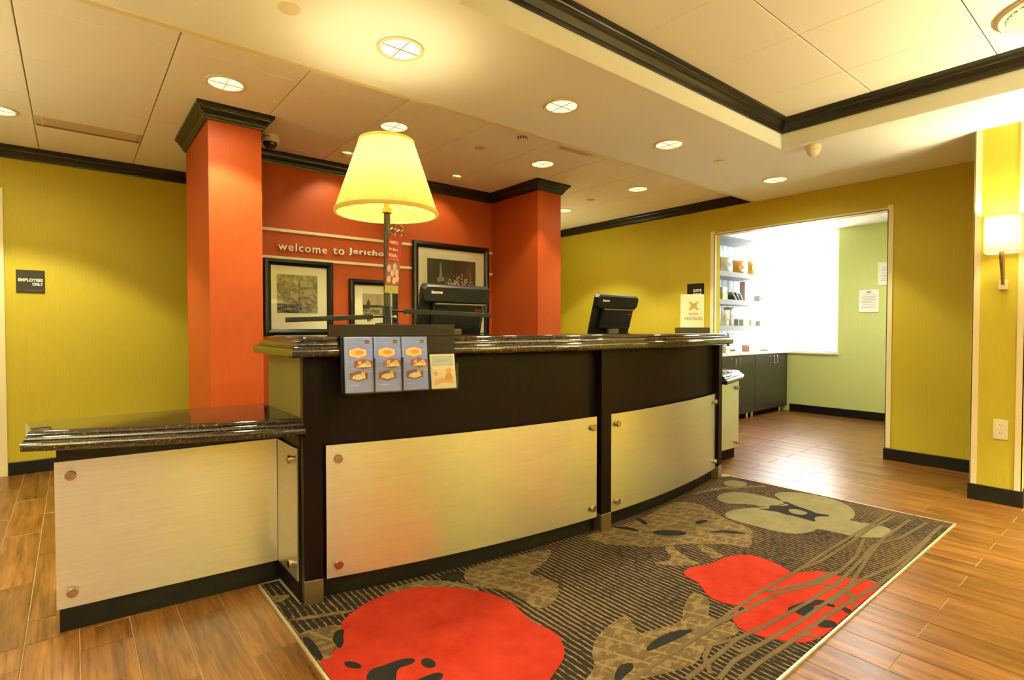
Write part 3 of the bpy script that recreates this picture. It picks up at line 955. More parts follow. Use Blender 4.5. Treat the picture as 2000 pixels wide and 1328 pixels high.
for i, (k, p) in enumerate(MOTIFS):
    nm, mt, zt = KIND[k]
    p = [(min(max(x, 0.609), 3.795), max(y, 0.772)) for x, y in p]
    o = B().prism(smooth_poly(p), 0.0052, zt + 0.00002 * i).build(nm, mt, rug)
for i, p in enumerate(STEMS):
    p = [(min(x, 3.79), max(y, 0.774)) for x, y in p]
    hw = 0.0080
    B().sweep(p, [(-hw, 0.0055), (hw, 0.0055), (hw, 0.0099 + 0.00003 * i), (-hw, 0.0099 + 0.00003 * i)]).build('branch', 'rug_stem', rug)

# ================================================================== RECEPTION DESK
ZPB, ZPT = 0.09, 0.63        # steel panels
ZC0, ZC1 = 0.987, 1.068      # granite top


def arc_slab(x0, x1, off, th, z0, z1, n=20):
    return B().prism(arc_pts(x0, x1, off, n) + arc_pts(x1, x0, off - th, n), z0, z1, smooth=False)


def button(b, x, off, z, r=0.017, ln=0.020):
    p = arc(x, off); t = math.asin((x - RC[0]) / RR)
    M = Matrix.Translation((p[0], p[1], z)) @ Matrix.Rotation(t, 4, 'Z') @ Matrix.Rotation(PI / 2, 4, 'X')
    b.cyl(r * 0.72, -0.004, ln * 0.55, 16, M=M); b.lathe([(r * 0.98, ln * 0.4), (r, ln * 0.5), (r, ln * 0.9), (r * 0.9, ln), (0.0005, ln)], 20, M=M)
    return b


desk = thing('reception_desk', 'dark wood bow-fronted reception desk with brushed steel panels', 'desk', (2.2, 2.3, 0))
for x0, x1 in ((0.765, 2.183), (2.262, 3.612)):
    arc_slab(x0, x1, -0.030, 0.03, ZPB, ZC0 - 0.001).build('fascia', 'espresso_wood', desk)
arc_slab(0.765, 3.612, -0.034, 0.03, 0.0, ZPB).build('plinth', 'plinth_black', desk)
for x0, x1 in ((0.782, 2.165), (2.280, 3.594)):
    p = arc_slab(x0, x1, 0.0, 0.006, ZPB, ZPT, 28).build('steel_panel', 'brushed_steel', desk)
    for x in (x0 + 0.045, x1 - 0.035):
        for z in (ZPB + 0.055, ZPT - 0.055):
            button(B(), x, 0.0, z).build('button', 'button_steel', p)
for x0, x1, dp in ((0.695, 0.764, 0.040), (2.184, 2.261, 0.10), (3.613, 3.690, 0.17)):
    xm = 0.5 * (x0 + x1); pm = arc(xm, 0.016); t = math.asin((xm - RC[0]) / RR)
    M = Matrix.Translation((pm[0], pm[1], 0)) @ Matrix.Rotation(t, 4, 'Z')
    hw = 0.5 * (x1 - x0)
    po = B().box(-hw, hw, 0, dp, 0.1005, ZC0 - 0.001, M=M, bev=0.002).build('post', 'espresso_wood', desk)
    B().box(-hw - 0.001, hw + 0.001, -0.001, dp, 0.0062, 0.1005, M=M, bev=0.0015).build('foot_sleeve', 'brass_foot', po)
# end panels and the staff side
B().box(0.6995, 0.7115, 2.195, 2.640, 0.0, ZC0 - 0.001).build('end_panel', 'olive_laminate', desk)['label'] = 'olive end panel under the left counter end'
B().box(3.655, 3.675, 2.27, 2.640, 0.0, ZC0 - 0.001).build('end_panel', 'espresso_wood', desk)
B().box(0.72, 3.65, 2.60, 2.62, 0.0, ZC0 - 0.001).build('back_panel', 'espresso_wood', desk)
B().box(0.96, 3.65, 2.625, 3.15, 0.715, 0.745).build('staff_worktop', 'cabinet_dark', desk)
for x in (0.98, 2.18, 3.62):
    B().box(x - 0.012, x + 0.012, 2.63, 3.10, 0.0, 0.714).build('support_panel', 'cabinet_dark', desk)

RING = [(0.030, 0.0), (0.008, 0.001), (0.002, 0.006), (0.0, 0.014), (0.0, 0.026), (0.003, 0.035), (0.010, 0.041), (0.020, 0.043),
        (0.023, 0.045), (0.022, 0.049), (0.025, 0.056), (0.034, 0.060), (0.040, 0.061),
        (0.043, 0.063), (0.042, 0.067), (0.046, 0.074), (0.056, 0.079), (0.070, 0.081)]
poly = arc_pts(0.640, 3.735, 0.085, 48) + [(3.735, 2.66), (0.640, 2.66)]
b = B().loft(poly, [(d, ZC0 + h) for d, h in RING], smooth=True)
single(b, 'granite_counter', 'granite', 'long raised dark granite counter top with stepped edge on the desk', 'counter', (2.2, 2.3, ZC0))

# ---- low side cabinet and ledge, left
WZ0, WZ1 = 0.685, 0.748
cab = thing('side_cabinet', 'low black side cabinet with steel panel at the left end', 'cabinet', (0.3, 2.58, 0))
B().prism([(-0.052, 2.520), (0.684, 2.462), (0.698, 2.462), (0.698, 2.70), (-0.052, 2.70)], 0.09, WZ0 - 0.001).build('body', 'plinth_black', cab)
B().prism([(-0.050, 2.526), (0.672, 2.470), (0.6895, 2.470), (0.6895, 2.69), (-0.050, 2.69)], 0.0005, 0.09).build('plinth', 'plinth_black', cab)
B().prism([(0.6905, 2.190), (0.6985, 2.190), (0.6985, 2.46), (0.6905, 2.46)], 0.0065, WZ0 - 0.001).build('return_body', 'plinth_black', cab)
fp = B().prism([(-0.058, 2.512), (0.680, 2.455), (0.680, 2.461), (-0.058, 2.518)], ZPB, 0.622).build('steel_panel', 'brushed_steel', cab)
tn = math.atan2(-0.057, 0.738)
for z in (0.148, 0.572):
    M = Matrix.Translation((-0.012, 2.5085, z)) @ Matrix.Rotation(tn, 4, 'Z') @ Matrix.Rotation(PI / 2, 4, 'X')
    B().cyl(0.012, -0.003, 0.012, 16, M=M).lathe([(0.0165, 0.008), (0.017, 0.01), (0.017, 0.018), (0.015, 0.020), (0.0005, 0.020)], 20, M=M).build('button', 'button_steel', fp)
rp = B().prism([(0.6815, 2.452), (0.6825, 2.196), (0.6885, 2.196), (0.6875, 2.452)], ZPB, 0.622).build('return_panel', 'brushed_steel', cab)
for z in (0.148, 0.572):
    M = Matrix.Translation((0.682, 2.245, z)) @ Matrix.Rotation(-PI / 2, 4, 'Y')
    B().cyl(0.012, -0.001, 0.012, 16, M=M).lathe([(0.0165, 0.008), (0.017, 0.01), (0.017, 0.018), (0.015, 0.020), (0.0005, 0.020)], 20, M=M).build('button', 'button_steel', rp)
WRING = [(d * 0.95, h * (WZ1 - WZ0) / 0.081) for d, h in RING]


def ledge(front, ends, name, label, loc):
    """moulded front edge, straight-cut ends"""
    rows = []
    n = len(front)
    for d, h in WRING:
        r = []
        for i in range(n):
            a = front[i - 1] if i else (2 * front[0][0] - front[1][0], 2 * front[0][1] - front[1][1])
            c = front[i + 1] if i < n - 1 else (2 * front[-1][0] - front[-2][0], 2 * front[-1][1] - front[-2][1])
            q = offset_pt(a, front[i], c, d)
            r.append((min(q[0], 0.694), q[1], WZ0 + h))
        rows.append(r)
    b = B(); k = len(WRING); v = [p for r in rows for p in r]
    f = [(r * n + i, r * n + i + 1, (r + 1) * n + i + 1, (r + 1) * n + i) for r in range(k - 1) for i in range(n - 1)]
    b.add(v, f, True)
    o = len(v)
    x = [(e[0], e[1], z) for z in (WZ0, WZ1) for e in ends]       # right-back, left-back at bottom then top
    b.add(x, [])
    RB, LB, RT, LT = o, o + 1, o + 2, o + 3
    top = (k - 1) * n
    b.f += [tuple([i for i in range(n)] + [RB, LB]), tuple([top + i for i in range(n)] + [RT, LT]), (RB, RT, LT, LB),
            tuple([r * n for r in range(k)] + [LT, LB]), tuple([r * n + n - 1 for r in range(k)] + [RT, RB])]
    b.sm += [False] * 5
    return single(b, name, 'granite', label, 'counter', loc)


fr = [p for p in arc_pts(-0.142, 0.682, 0.050, 14)]
fr[-1] = (0.694, fr[-1][1])
ledge(fr, [(0.694, 2.712), (fr[0][0], 2.725)], 'granite_ledge', 'low dark granite ledge on the left side cabinet', (0.3, 2.5, WZ0))

# ---- low side cabinet and ledge, right
cab = thing('side_cabinet', 'low side cabinet with steel panel beside the pantry opening', 'cabinet', (4.05, 2.5, 0))
B().box(3.70, 4.378, 2.362, 2.70, 0.085, WZ0 - 0.001).build('body', 'plinth_black', cab)
B().box(3.70, 4.370, 2.366, 2.69, 0.0005, 0.085).build('plinth', 'espresso_wood', cab)
fp = B().box(3.70, 4.400, 2.345, 2.351, ZPB, 0.655).build('steel_panel', 'brushed_steel', cab)
B().box(3.70, 4.38, 2.351, 2.362, 0.2, 0.6).build('spacer', 'plinth_black', cab)
for z in (0.135, 0.598):
    M = Matrix.Translation((4.362, 2.3445, z)) @ Matrix.Rotation(PI / 2, 4, 'X')
    B().cyl(0.012, -0.003, 0.012, 16, M=M).lathe([(0.0165, 0.008), (0.017, 0.01), (0.017, 0.018), (0.015, 0.020), (0.0005, 0.020)], 20, M=M).build('button', 'button_steel', fp)
fr = arc_pts(3.705, 4.305, 0.050, 12)
e = fr[-1]
ex, ey = e
poly = fr + [(ex + 0.175 * math.sin(a), ey + 0.02 + 0.23 * (1 - math.cos(a))) for a in [PI / 2 * k / 12 for k in range(1, 13)]] + [(ex + 0.175, 2.70), (3.705, 2.70)]
b = B().loft(poly, [(d * 0.9, h + WZ0) for d, h in WRING], smooth=True)
single(b, 'granite_ledge', 'granite', 'low granite ledge with rounded end beside the pantry opening', 'counter', (4.05, 2.5, WZ0))

# ================================================================== CEILING FIXTURES
def spot_light(name, parent, loc, energy, angle=104, blend=0.28, size=0.04, aim=None):
    l = bpy.data.lights.new(name, 'SPOT')
    l.energy = energy; l.color = WARM; l.spot_size = math.radians(angle); l.spot_blend = blend; l.shadow_soft_size = size
    o = bpy.data.objects.new(name, l); COL.objects.link(o)
    M = Matrix.Translation(loc)
    if aim:
        d = (Vector(aim) - Vector(loc)).normalized()
        M = M @ d.to_track_quat('-Z', 'Y').to_matrix().to_4x4()
    o.parent = parent
    o.matrix_local = WM[parent.name].inverted() @ M
    return o


_dl = {}


def downlight(x, y, z, label, energy=1.0, group='round recessed downlights with cross wires', angle=104):
    t = thing('downlight', label, 'ceiling light', (x, y, z), 0, group)
    if not _dl:
        # trim ring, shallow reflector, glowing lens, crossed wires (local, hanging from z = 0)
        _dl['trim_ring'] = B().lathe([(0.106, -0.0005), (0.105, -0.005), (0.098, -0.008), (0.088, -0.006), (0.086, -0.0015), (0.086, -0.0005)], 40).build('trim_ring', 'cream_plastic', t, True).data
        _dl['lens'] = B().cyl(0.0855, -0.0022, -0.0008, 40).build('lens', 'lens_glow', t, True).data
        b = B().tube([(-0.086, 0, -0.0045), (0.086, 0, -0.0045)], 0.0020, 6).tube([(0, -0.086, -0.0045), (0, 0.086, -0.0045)], 0.0020, 6)
        _dl['cross_wire'] = b.build('cross_wire', 'bronze', t, True).data
    else:
        for k in ('trim_ring', 'lens', 'cross_wire'):
            o = bpy.data.objects.new(k, _dl[k]); COL.objects.link(o); o.parent = t
            WM[o.name] = WM[t.name]
    spot_light('downlight_lamp', t, (x, y, z - 0.02), SPOT_W * energy, angle)
    spot_light('downlight_spill', t, (x, y, z - 0.015), SPOT_W * 0.26 * energy, 172, 0.6, 0.07)
    return t


downlight(1.163, 2.227, ZS, 'downlight in the smooth ceiling band, first from the left above the desk lamp')
downlight(2.168, 2.219, ZS, 'downlight in the smooth ceiling band, second from the left')
downlight(3.188, 2.213, ZS, 'downlight in the smooth ceiling band, third from the left')
downlight(4.639, 2.167, ZS, 'downlight in the smooth ceiling band, last before the pantry opening')
downlight(0.674, 3.329, ZT, 'downlight in the tiles just in front of the left orange pilaster')
downlight(1.687, 3.323, ZT, 'downlight in the tiles directly above the lamp shade', 0.7)
downlight(3.012, 3.304, ZT, 'downlight in the tiles just in front of the right orange pilaster', 0.55)
downlight(4.266, 3.312, ZT, 'downlight in the tiles near the right olive wall')
downlight(-0.345, 4.614, ZT, 'downlight cut by the left picture edge above the employees sign', 1.35)
downlight(4.381, 4.449, ZT, 'downlight half hidden behind the right orange pilaster crown')
# unseen downlights added behind and beside the viewpoint as fill, same fixtures
for x, y in ((-1.2, 2.2), (-1.5, 0.4), (0.4, -0.6), (0.4, -2.2), (4.5, -0.6), (4.5, -2.2), (-1.5, -2.0)):
    downlight(x, y, ZS, 'added fill downlight in the lobby ceiling, out of view', 1.0, 'added fill downlights out of view')

# adjustable pin spots washing the alcove wall
for x, lb in ((1.655, 'small pin spot close to the alcove crown, left of the lamp shade'), (2.655, 'small pin spot close to the alcove crown, right of the lamp shade')):
    t = thing('pin_spot', lb, 'ceiling light', (x, 4.045, ZT), 0, 'pin spots by the alcove crown')
    B().lathe([(0.060, -0.0005), (0.060, -0.004), (0.050, -0.007), (0.044, -0.004), (0.044, -0.0005)], 32, (x, 4.045, ZT)).build('trim_ring', 'cream_plastic', t)
    M = Matrix.Translation((x, 4.045, ZT - 0.004)) @ Matrix.Rotation(math.radians(24), 4, 'X')
    B().lathe([(0.040, 0.0), (0.039, -0.022), (0.034, -0.024), (0.033, -0.012)], 28, M=M).build('eyeball', 'cream_plastic', t)
    B().cyl(0.033, -0.014, -0.011, 24, M=M).build('lens', 'lens_glow', t)
    spot_light('pin_spot_lamp', t, (x, 4.06, ZT - 0.05), SPOT_W * 0.13, 86, 0.6, 0.03, aim=(x, 4.40, 1.9))


def ceiling_disc(x, y, z, r, label, mt='cream_plastic'):
    t = B().lathe([(r, -0.0005), (r, -0.003), (r * 0.93, -0.006), (r * 0.5, -0.0075), (0.0004, -0.008)], 32, (x, y, z))
    return single(t, 'sprinkler_cap', mt, label, 'sprinkler cap', (x, y, z), group='flat concealed sprinkler caps')


ceiling_disc(0.679, 2.224, ZS, 0.042, 'flat round cap in the smooth ceiling band near the top picture edge')
ceiling_disc(3.811, 2.205, ZS, 0.040, 'flat round cap between the third and fourth band downlights')
ceiling_disc(2.379, 3.301, ZT, 0.042, 'flat round beige cap in the tiles right of the lamp shade', 'pink_beige')
ceiling_disc(4.234, 3.903, ZT, 0.042, 'flat round beige cap in the tiles right of the right pilaster', 'pink_beige')

# dome camera
x, y = 1.092, 4.03
t = thing('dome_camera', 'white dome security camera with smoked bubble by the left pilaster', 'camera', (x, y, ZT))
B().lathe([(0.055, -0.0005), (0.058, -0.012), (0.060, -0.03), (0.056, -0.045), (0.048, -0.050), (0.0005, -0.050)], 36, (x, y, ZT)).build('housing', 'white_plastic', t)
B().lathe([(0.046 * math.cos(a), -0.0505 - 0.044 * math.sin(a)) for a in [i * PI / 2 / 10 for i in range(11)]][:-1] + [(0.0004, -0.0945)], 36, (x, y, ZT)).build('bubble', 'smoked_glass', t)
B().box(-0.020, 0.020, -0.0012, 0.0012, -0.003, 0.003, M=Matrix.Translation((x, y, ZT - 0.022)) @ Matrix.Rotation(0.888 - PI / 2, 4, 'Z') @ Matrix.Translation((0, -0.0597, 0))).build('marking', 'grey_print', t)

# smoke detector
x, y = 2.452, 2.900
t = thing('smoke_detector', 'white smoke detector with dark slots at the tile ceiling edge', 'smoke detector', (x, y, ZT))
B().lathe([(0.052, -0.0005), (0.052, -0.010), (0.040, -0.014), (0.036, -0.016), (0.036, -0.038), (0.028, -0.044), (0.0005, -0.046)], 32, (x, y, ZT)).build('housing', 'white_plastic', t)
for i in range(12):
    for zz in (-0.022, -0.032):
        B().box(0.0345, 0.0372, -0.006, 0.006, zz - 0.0032, zz + 0.0032, M=Matrix.Translation((x, y, ZT)) @ Matrix.Rotation(2 * PI * i / 12, 4, 'Z')).build('slot', 'black_print', t)
# beige emergency unit with round lens
t = thing('emergency_light', 'beige ceiling unit with round lens half hidden by the smooth band', 'emergency light', (3.02, 2.86, ZT))
B().box(2.80, 3.10, 2.80, 2.90, ZT - 0.026, ZT - 0.0005, bev=0.009).build('housing', 'pink_beige', t)
B().lathe([(0.046, -0.0005), (0.046, -0.016), (0.040, -0.022), (0.030, -0.026), (0.0005, -0.028)], 28, (3.165, 2.86, ZT)).build('lens', 'white_plastic', t)
B().box(3.099, 3.13, 2.85, 2.87, ZT - 0.012, ZT - 0.0005).build('bracket', 'pink_beige', t)
# motion sensor
x, y = 3.985, 1.600
t = thing('motion_sensor', 'white half-dome motion sensor under the band by the tray corner', 'motion sensor', (x, y, ZS))
B().lathe([(0.046, -0.0005), (0.046, -0.030), (0.043, -0.036), (0.0005, -0.036)], 32, (x, y, ZS)).build('base', 'cream_plastic', t)
B().lathe([(0.042 * math.cos(a), -0.0365 - 0.042 * math.sin(a)) for a in [i * PI / 2 / 9 for i in range(9)]] + [(0.0004, -0.0785)], 32, (x, y, ZS)).build('dome', 'white_plastic', t)
# linear vent in the left tiles
t = thing('ceiling_vent', 'long beige slot air vent in the ceiling tiles at upper left', 'vent', (0.11, 4.67, ZT))
B().box(-0.172, 0.396, 4.585, 4.775, ZT - 0.006, ZT - 0.0005, bev=0.0015).build('plate', 'pink_beige', t)
for i, yy in enumerate((4.745, 4.762)):
    B().box(-0.168, 0.392, yy - 0.003, yy + 0.003, ZT - 0.011, ZT - 0.006).build('slot_bar', 'bronze', t)
for xx in (-0.135, 0.362):
    B().box(xx - 0.003, xx + 0.003, 4.588, 4.74, ZT - 0.008, ZT - 0.006).build('divider', 'cream_trim', t)
# round slatted diffuser in the tray
x, y = 3.47, 0.335
t = thing('round_diffuser', 'large round slatted ceiling speaker grille in the raised tray', 'speaker grille', (x, y, ZTRAY))
B().lathe([(0.238, -0.0005), (0.238, -0.008), (0.228, -0.016), (0.205, -0.014), (0.203, -0.006)], 56, (x, y, ZTRAY)).build('rim', 'cream_plastic', t)
B().cyl(0.2025, -0.006, -0.002, 48, M=Matrix.Translation((x, y, ZTRAY))).build('backing', 'bronze', t)
for i in range(-7, 8):
    hw = math.sqrt(max(0.0, 0.200 ** 2 - (abs(i) * 0.026 + 0.010) ** 2))
    B().box(x + i * 0.026 - 0.0112, x + i * 0.026 + 0.0112, y - hw, y + hw, ZTRAY - 0.013, ZTRAY - 0.0062).build('slat', 'cream_plastic', t)

# ================================================================== WALL THINGS
# sconce
x, y, z = 4.50, 0.682, 1.67
t = thing('wall_sconce', 'glowing white box-shade sconce on a curved bronze stem', 'wall lamp', (x, y, 1.34))
sx0, sx1, sy0, sy1, sz0, sz1 = 4.355, 4.475, 0.603, 0.758, 1.562, 1.787
b = B()
for a0, a1, c0, c1 in ((sx0, sx0 + 0.002, sy0, sy1), (sx1 - 0.002, sx1, sy0, sy1), (sx0 + 0.002, sx1 - 0.002, sy0, sy0 + 0.002), (sx0 + 0.002, sx1 - 0.002, sy1 - 0.002, sy1)):
    b.box(a0, a1, c0, c1, sz0, sz1)
b.build('shade', 'sconce_cloth', t)
b = B()
for zz in (sz0 - 0.0005, sz1 - 0.0035):
    for a0, a1, c0, c1 in ((sx0 - 0.001, sx0 + 0.003, sy0 - 0.001, sy1 + 0.001), (sx1 - 0.003, sx1 + 0.001, sy0 - 0.001, sy1 + 0.001), (sx0, sx1, sy0 - 0.001, sy0 + 0.003), (sx0, sx1, sy1 - 0.003, sy1 + 0.001)):
        b.box(a0, a1, c0, c1, zz, zz + 0.004)
b.build('shade_rim', 'shade_trim', t)
b = B(); M0 = []
pts = [(4.478, 1.372), (4.462, 1.44), (4.440, 1.50), (4.425, 1.548), (4.417, 1.60)]
b.tube([(px, y, pz) for px, pz in pts], [0.009, 0.011, 0.013, 0.015, 0.012], 10)
b.build('stem', 'bronze', t)
B().box(4.405, 4.43, sy0 + 0.002, sy1 - 0.002, 1.585, 1.589).build('spider_bar', 'brass_socket', t)
B().box(4.476, 4.4995, 0.662, 0.702, 1.340, 1.400, bev=0.003).build('wall_plate', 'cream_plastic', t)
B().lathe([(0.0005, 0.0), (0.018, 0.012), (0.026, 0.04), (0.022, 0.062), (0.0005, 0.075)], 20, (4.417, y, 1.605)).build('bulb', 'bulb_glow', t)
for pz in (1.660,):
    l = bpy.data.lights.new('sconce_lamp', 'POINT'); l.energy = 11.0; l.color = (1.0, 0.88, 0.52); l.shadow_soft_size = 0.035
    o = bpy.data.objects.new('sconce_lamp', l); COL.objects.link(o); o.parent = t; o.matrix_local = WM[t.name].inverted() @ Matrix.Translation((4.417, y, 1.715))

# outlet
t = thing('wall_outlet', 'cream double socket plate low on the sconce pier', 'outlet', (4.4995, 0.682, 0.405))
B().box(4.493, 4.4995, 0.647, 0.718, 0.405, 0.530, bev=0.002).build('plate', 'cream_plastic', t)
for zz in (0.442, 0.493):
    r = B().prism([(-0.017, -0.012), (-0.012, -0.017), (0.012, -0.017), (0.017, -0.012), (0.017, 0.012), (0.012, 0.017), (-0.012, 0.017), (-0.017, 0.012)], 0, 0.002, M=face_x(4.493, 0.682, zz)).build('receptacle', 'white_plastic', t)
    for hx in (-0.006, 0.006):
        B().box(hx - 0.0012, hx + 0.0012, -0.001, 0.008, 0.0018, 0.0028, M=face_x(4.493, 0.682, zz)).build('slit', 'black_print', r)
    B().cyl(0.0025, 0.0018, 0.0028, 12, c=(0, -0.008), M=face_x(4.493, 0.682, zz)).build('earth_hole', 'black_print', r)

# employees-only sign
t = thing('door_sign', 'black EMPLOYEES ONLY sign plate on the rear olive wall', 'sign', (-0.243, YB, 1.371))
B().box(-0.324, -0.162, YB - 0.010, YB - 0.0005, 1.371, 1.541, bev=0.0015).build('plate', 'sign_black', t)
put_text('lettering', 'EMPLOYEES', 'white_print', t, face_y(-0.171, YB - 0.0103, 1.454), size=0.03, extrude=0.0004, bold=0.028, align='RIGHT', width=0.140, height=0.023)
put_text('lettering', 'ONLY', 'white_print', t, face_y(-0.171, YB - 0.0103, 1.424), size=0.03, extrude=0.0004, bold=0.028, align='RIGHT', width=0.062, height=0.023)
for i in range(15):
    xx = -0.262 + i * 0.0058
    if i in (10,):
        continue
    B().cyl(0.0016, 0, 0.001, 8, c=(0, 0.002 * (i % 2)), M=face_y(xx, YB - 0.0101, 1.388)).build('braille_dot', 'grey_print', t)
# suite shop sign
t = thing('shop_sign', 'black SUITE SHOP sign plate beside the pantry opening', 'sign', (XW, 3.321, 1.39))
B().box(XW - 0.010, XW - 0.0005, 3.221, 3.421, 1.39, 1.589, bev=0.0015).build('plate', 'sign_black', t)
put_text('lettering', 'SUITE', 'white_print', t, face_x(XW - 0.0103, 3.247, 1.497), size=0.04, extrude=0.0004, bold=0.025, align='RIGHT', width=0.098, height=0.030)
put_text('lettering', 'SHOP', 'white_print', t, face_x(XW - 0.0103, 3.247, 1.455), size=0.04, extrude=0.0004, bold=0.025, align='RIGHT', width=0.098, height=0.030)

# welcome lettering: every letter its own piece
t = thing('welcome_lettering', 'raised pale letters reading welcome to Jericho on the orange wall', 'lettering', (1.7, AY, 1.71))
for word, x0, x1, z0, bold, hh in (('welcome', 1.237, 1.617, 1.706, 0.004, 0.062), ('to', 1.668, 1.762, 1.711, 0.0, 0.052), ('Jer\u0131cho.', 1.800, 2.142, 1.713, 0.022, 0.062)):
    me = text_mesh(word, size=0.085, extrude=0.006, bold=bold, width=x1 - x0, spacing=1.16, height=hh)
    for vv_, ff_ in split_letters(me):
        B().add(vv_, ff_, False, face_y(x0, AY - 0.019, z0)).build('letter', 'white_print', t)


# framed prints
def frame(name, label, x0, x1, z0, z1, bw, px0, px1, pz0, pz1, pm):
    t = thing(name, label, 'picture', (0.5 * (x0 + x1), AY, z0))
    yb = AY - 0.016
    prof = [(0.0, yb), (0.0, yb - 0.020), (0.006, yb - 0.027), (bw * 0.5, yb - 0.030), (bw * 0.8, yb - 0.024), (bw, yb - 0.016), (bw, yb)]
    b = B(); rect = [(x0, z0), (x1, z0), (x1, z1), (x0, z1)]; v = []; k = len(prof)
    for i in range(4):
        for d, yy in prof:
            q = offset_pt(rect[i - 1], rect[i], rect[(i + 1) % 4], d)
            v.append((q[0], yy, q[1]))
    b.add(v, [(i * k + j, ((i + 1) % 4) * k + j, ((i + 1) % 4) * k + (j + 1) % k, i * k + (j + 1) % k) for i in range(4) for j in range(k)])
    b.build('moulding', 'frame_black', t)
    B().box(x0 + bw - 0.004, x1 - bw + 0.004, yb - 0.006, yb - 0.001, z0 + bw - 0.004, z1 - bw + 0.004).build('mat_board', 'mat_board', t)
    pr = B().box(px0, px1, yb - 0.0072, yb - 0.0061, pz0, pz1).build('print', pm, t)
    B().box(x0 + bw - 0.003, x1 - bw + 0.003, yb - 0.0125, yb - 0.0115, z0 + bw - 0.003, z1 - bw + 0.003).build('glass', 'picture_glass', t)
    return t, pr, yb - 0.0074


t, pr, yp = frame('framed_print', 'black framed print of market signs, left of the three', 1.130, 1.662, 1.045, 1.637, 0.050, 1.225, 1.537, 1.220, 1.520, 'photo_market')


def flat(parent, name, pts, material, y):
    """flat printed shape on a wall print, pts in (x, z)"""
    M = Matrix(((1, 0, 0, 0), (0, 0, -1, y), (0, 1, 0, 0), (0, 0, 0, 1)))
    return B().prism(pts, 0.0, 0.0006, M=M).build(name, material, parent)


flat(pr, 'paper_sign', [(1.228, 1.225), (1.388, 1.225), (1.395, 1.275), (1.360, 1.330), (1.228, 1.300)], 'photo_water', yp)
M = face_y(1.236, yp - 0.001, 1.246) @ Matrix.Rotation(0.12, 4, 'Z')
put_text('lettering', 'LEAN SPARE', 'black_print', pr, M, size=0.03, extrude=0.0002, bold=0.03, width=0.145, height=0.026)
put_text('lettering', 'RIBS', 'black_print', pr, face_y(1.300, yp - 0.001, 1.222), size=0.03, extrude=0.0002, bold=0.03, width=0.085, height=0.022)
for pts in ([(1.40, 1.43), (1.45, 1.425), (1.455, 1.475), (1.405, 1.48)], [(1.43, 1.36), (1.50, 1.37), (1.49, 1.40), (1.44, 1.405)]):
    flat(pr, 'pale_patch', pts, 'grey_print', yp)

t, pr, yp = frame('framed_print', 'small black framed print of a moored boat, middle of the three', 1.800, 2.242, 1.085, 1.516, 0.046, 1.920, 2.123, 1.215, 1.397, 'photo_sky')
flat(pr, 'water', [(1.921, 1.216), (2.122, 1.216), (2.122, 1.268), (1.921, 1.268)], 'photo_water', yp)
flat(pr, 'far_shore', [(1.921, 1.266), (2.122, 1.266), (2.122, 1.298), (2.06, 1.304), (1.99, 1.300), (1.921, 1.302)], 'black_print', yp)
flat(pr, 'boat_house', [(1.950, 1.29), (1.993, 1.29), (1.985, 1.325), (1.972, 1.352), (1.962, 1.335)], 'black_print', yp - 0.0007)
for x0, x1 in ((2.035, 2.062), (2.075, 2.050), (2.090, 2.070)):
    flat(pr, 'mast', [(x0, 1.29), (x0 + 0.003, 1.29), (x1 + 0.002, 1.385), (x1, 1.385)], 'brown_print', yp - 0.0007)
flat(pr, 'hull', [(1.985, 1.262), (2.095, 1.262), (2.112, 1.282), (1.975, 1.278)], 'grey_print', yp - 0.0007)

t, pr, yp = frame('framed_print', 'largest black framed print of white blossom before dark trees', 2.397, 3.252, 1.000, 1.901, 0.056, 2.551, 3.095, 1.150, 1.752, 'photo_dark')
rnd = random.Random(3)
flat(pr, 'fountain', [(2.66, 1.53), (2.74, 1.55), (2.73, 1.58), (2.71, 1.59), (2.70, 1.72), (2.69, 1.72), (2.68, 1.59), (2.65, 1.57)], 'grey_print', yp)
b = B()
M = Matrix(((1, 0, 0, 0), (0, 0, -1, yp - 0.0003), (0, 1, 0, 0), (0, 0, 0, 1)))
for i in range(230):
    a = rnd.random() * PI; r = abs(rnd.gauss(0, 0.5))
    cx, cz = 2.90 + 0.16 * min(r, 1.1) * math.cos(a), 1.44 + 0.17 * min(r, 1.05) * math.sin(a)
    if cx > 3.085: continue
    b.cyl(0.005 + 0.006 * rnd.random(), 0, 0.0006 + 0.000001 * i, 7, c=(cx, cz), M=M)
o = b.build('blossom', 'photo_flower', pr); o['kind'] = 'stuff'

# ================================================================== DESK-TOP THINGS
ZTOP = ZC1
# ---- brochure stand hooked over the counter edge
SB = Matrix.Translation((1.0225, 1.969, 0)) @ Matrix.Rotation(-0.2253, 4, 'Z')
st = thing('brochure_stand', 'black brochure stand hooked over the counter edge under the lamp', 'brochure holder', (1.0225, 1.969, 0.85), -0.2253)
B().box(-0.230, 0.230, 0.0, 0.345, ZTOP + 0.001, 1.116, M=SB, bev=0.0015).build('saddle_box', 'holder_board', st)
B().box(-0.230, 0.230, -0.0005, 0.016, 0.848, ZTOP + 0.0005, M=SB).build('back_board', 'holder_board', st)
for x0, x1, z1 in ((-0.224, 0.106, 0.985), (0.112, 0.224, 0.955)):
    b = B()
    b.box(x0, x1, -0.058, -0.0560, 0.852, z1 - 0.02, M=SB)
    b.box(x0, x1, -0.056, -0.001, 0.850, 0.852, M=SB)
    b.box(x0 - 0.002, x0, -0.058, -0.001, 0.850, z1, M=SB); b.box(x1, x1 + 0.002, -0.058, -0.001, 0.850, z1, M=SB)
    b.build('pocket', 'acrylic', st)
for x0 in (-0.113, -0.003):
    B().box(x0 - 0.001, x0 + 0.001, -0.055, -0.001, 0.853, 0.985, M=SB).build('divider', 'black_plastic', st)
TILT = PI / 2 - math.radians(7)


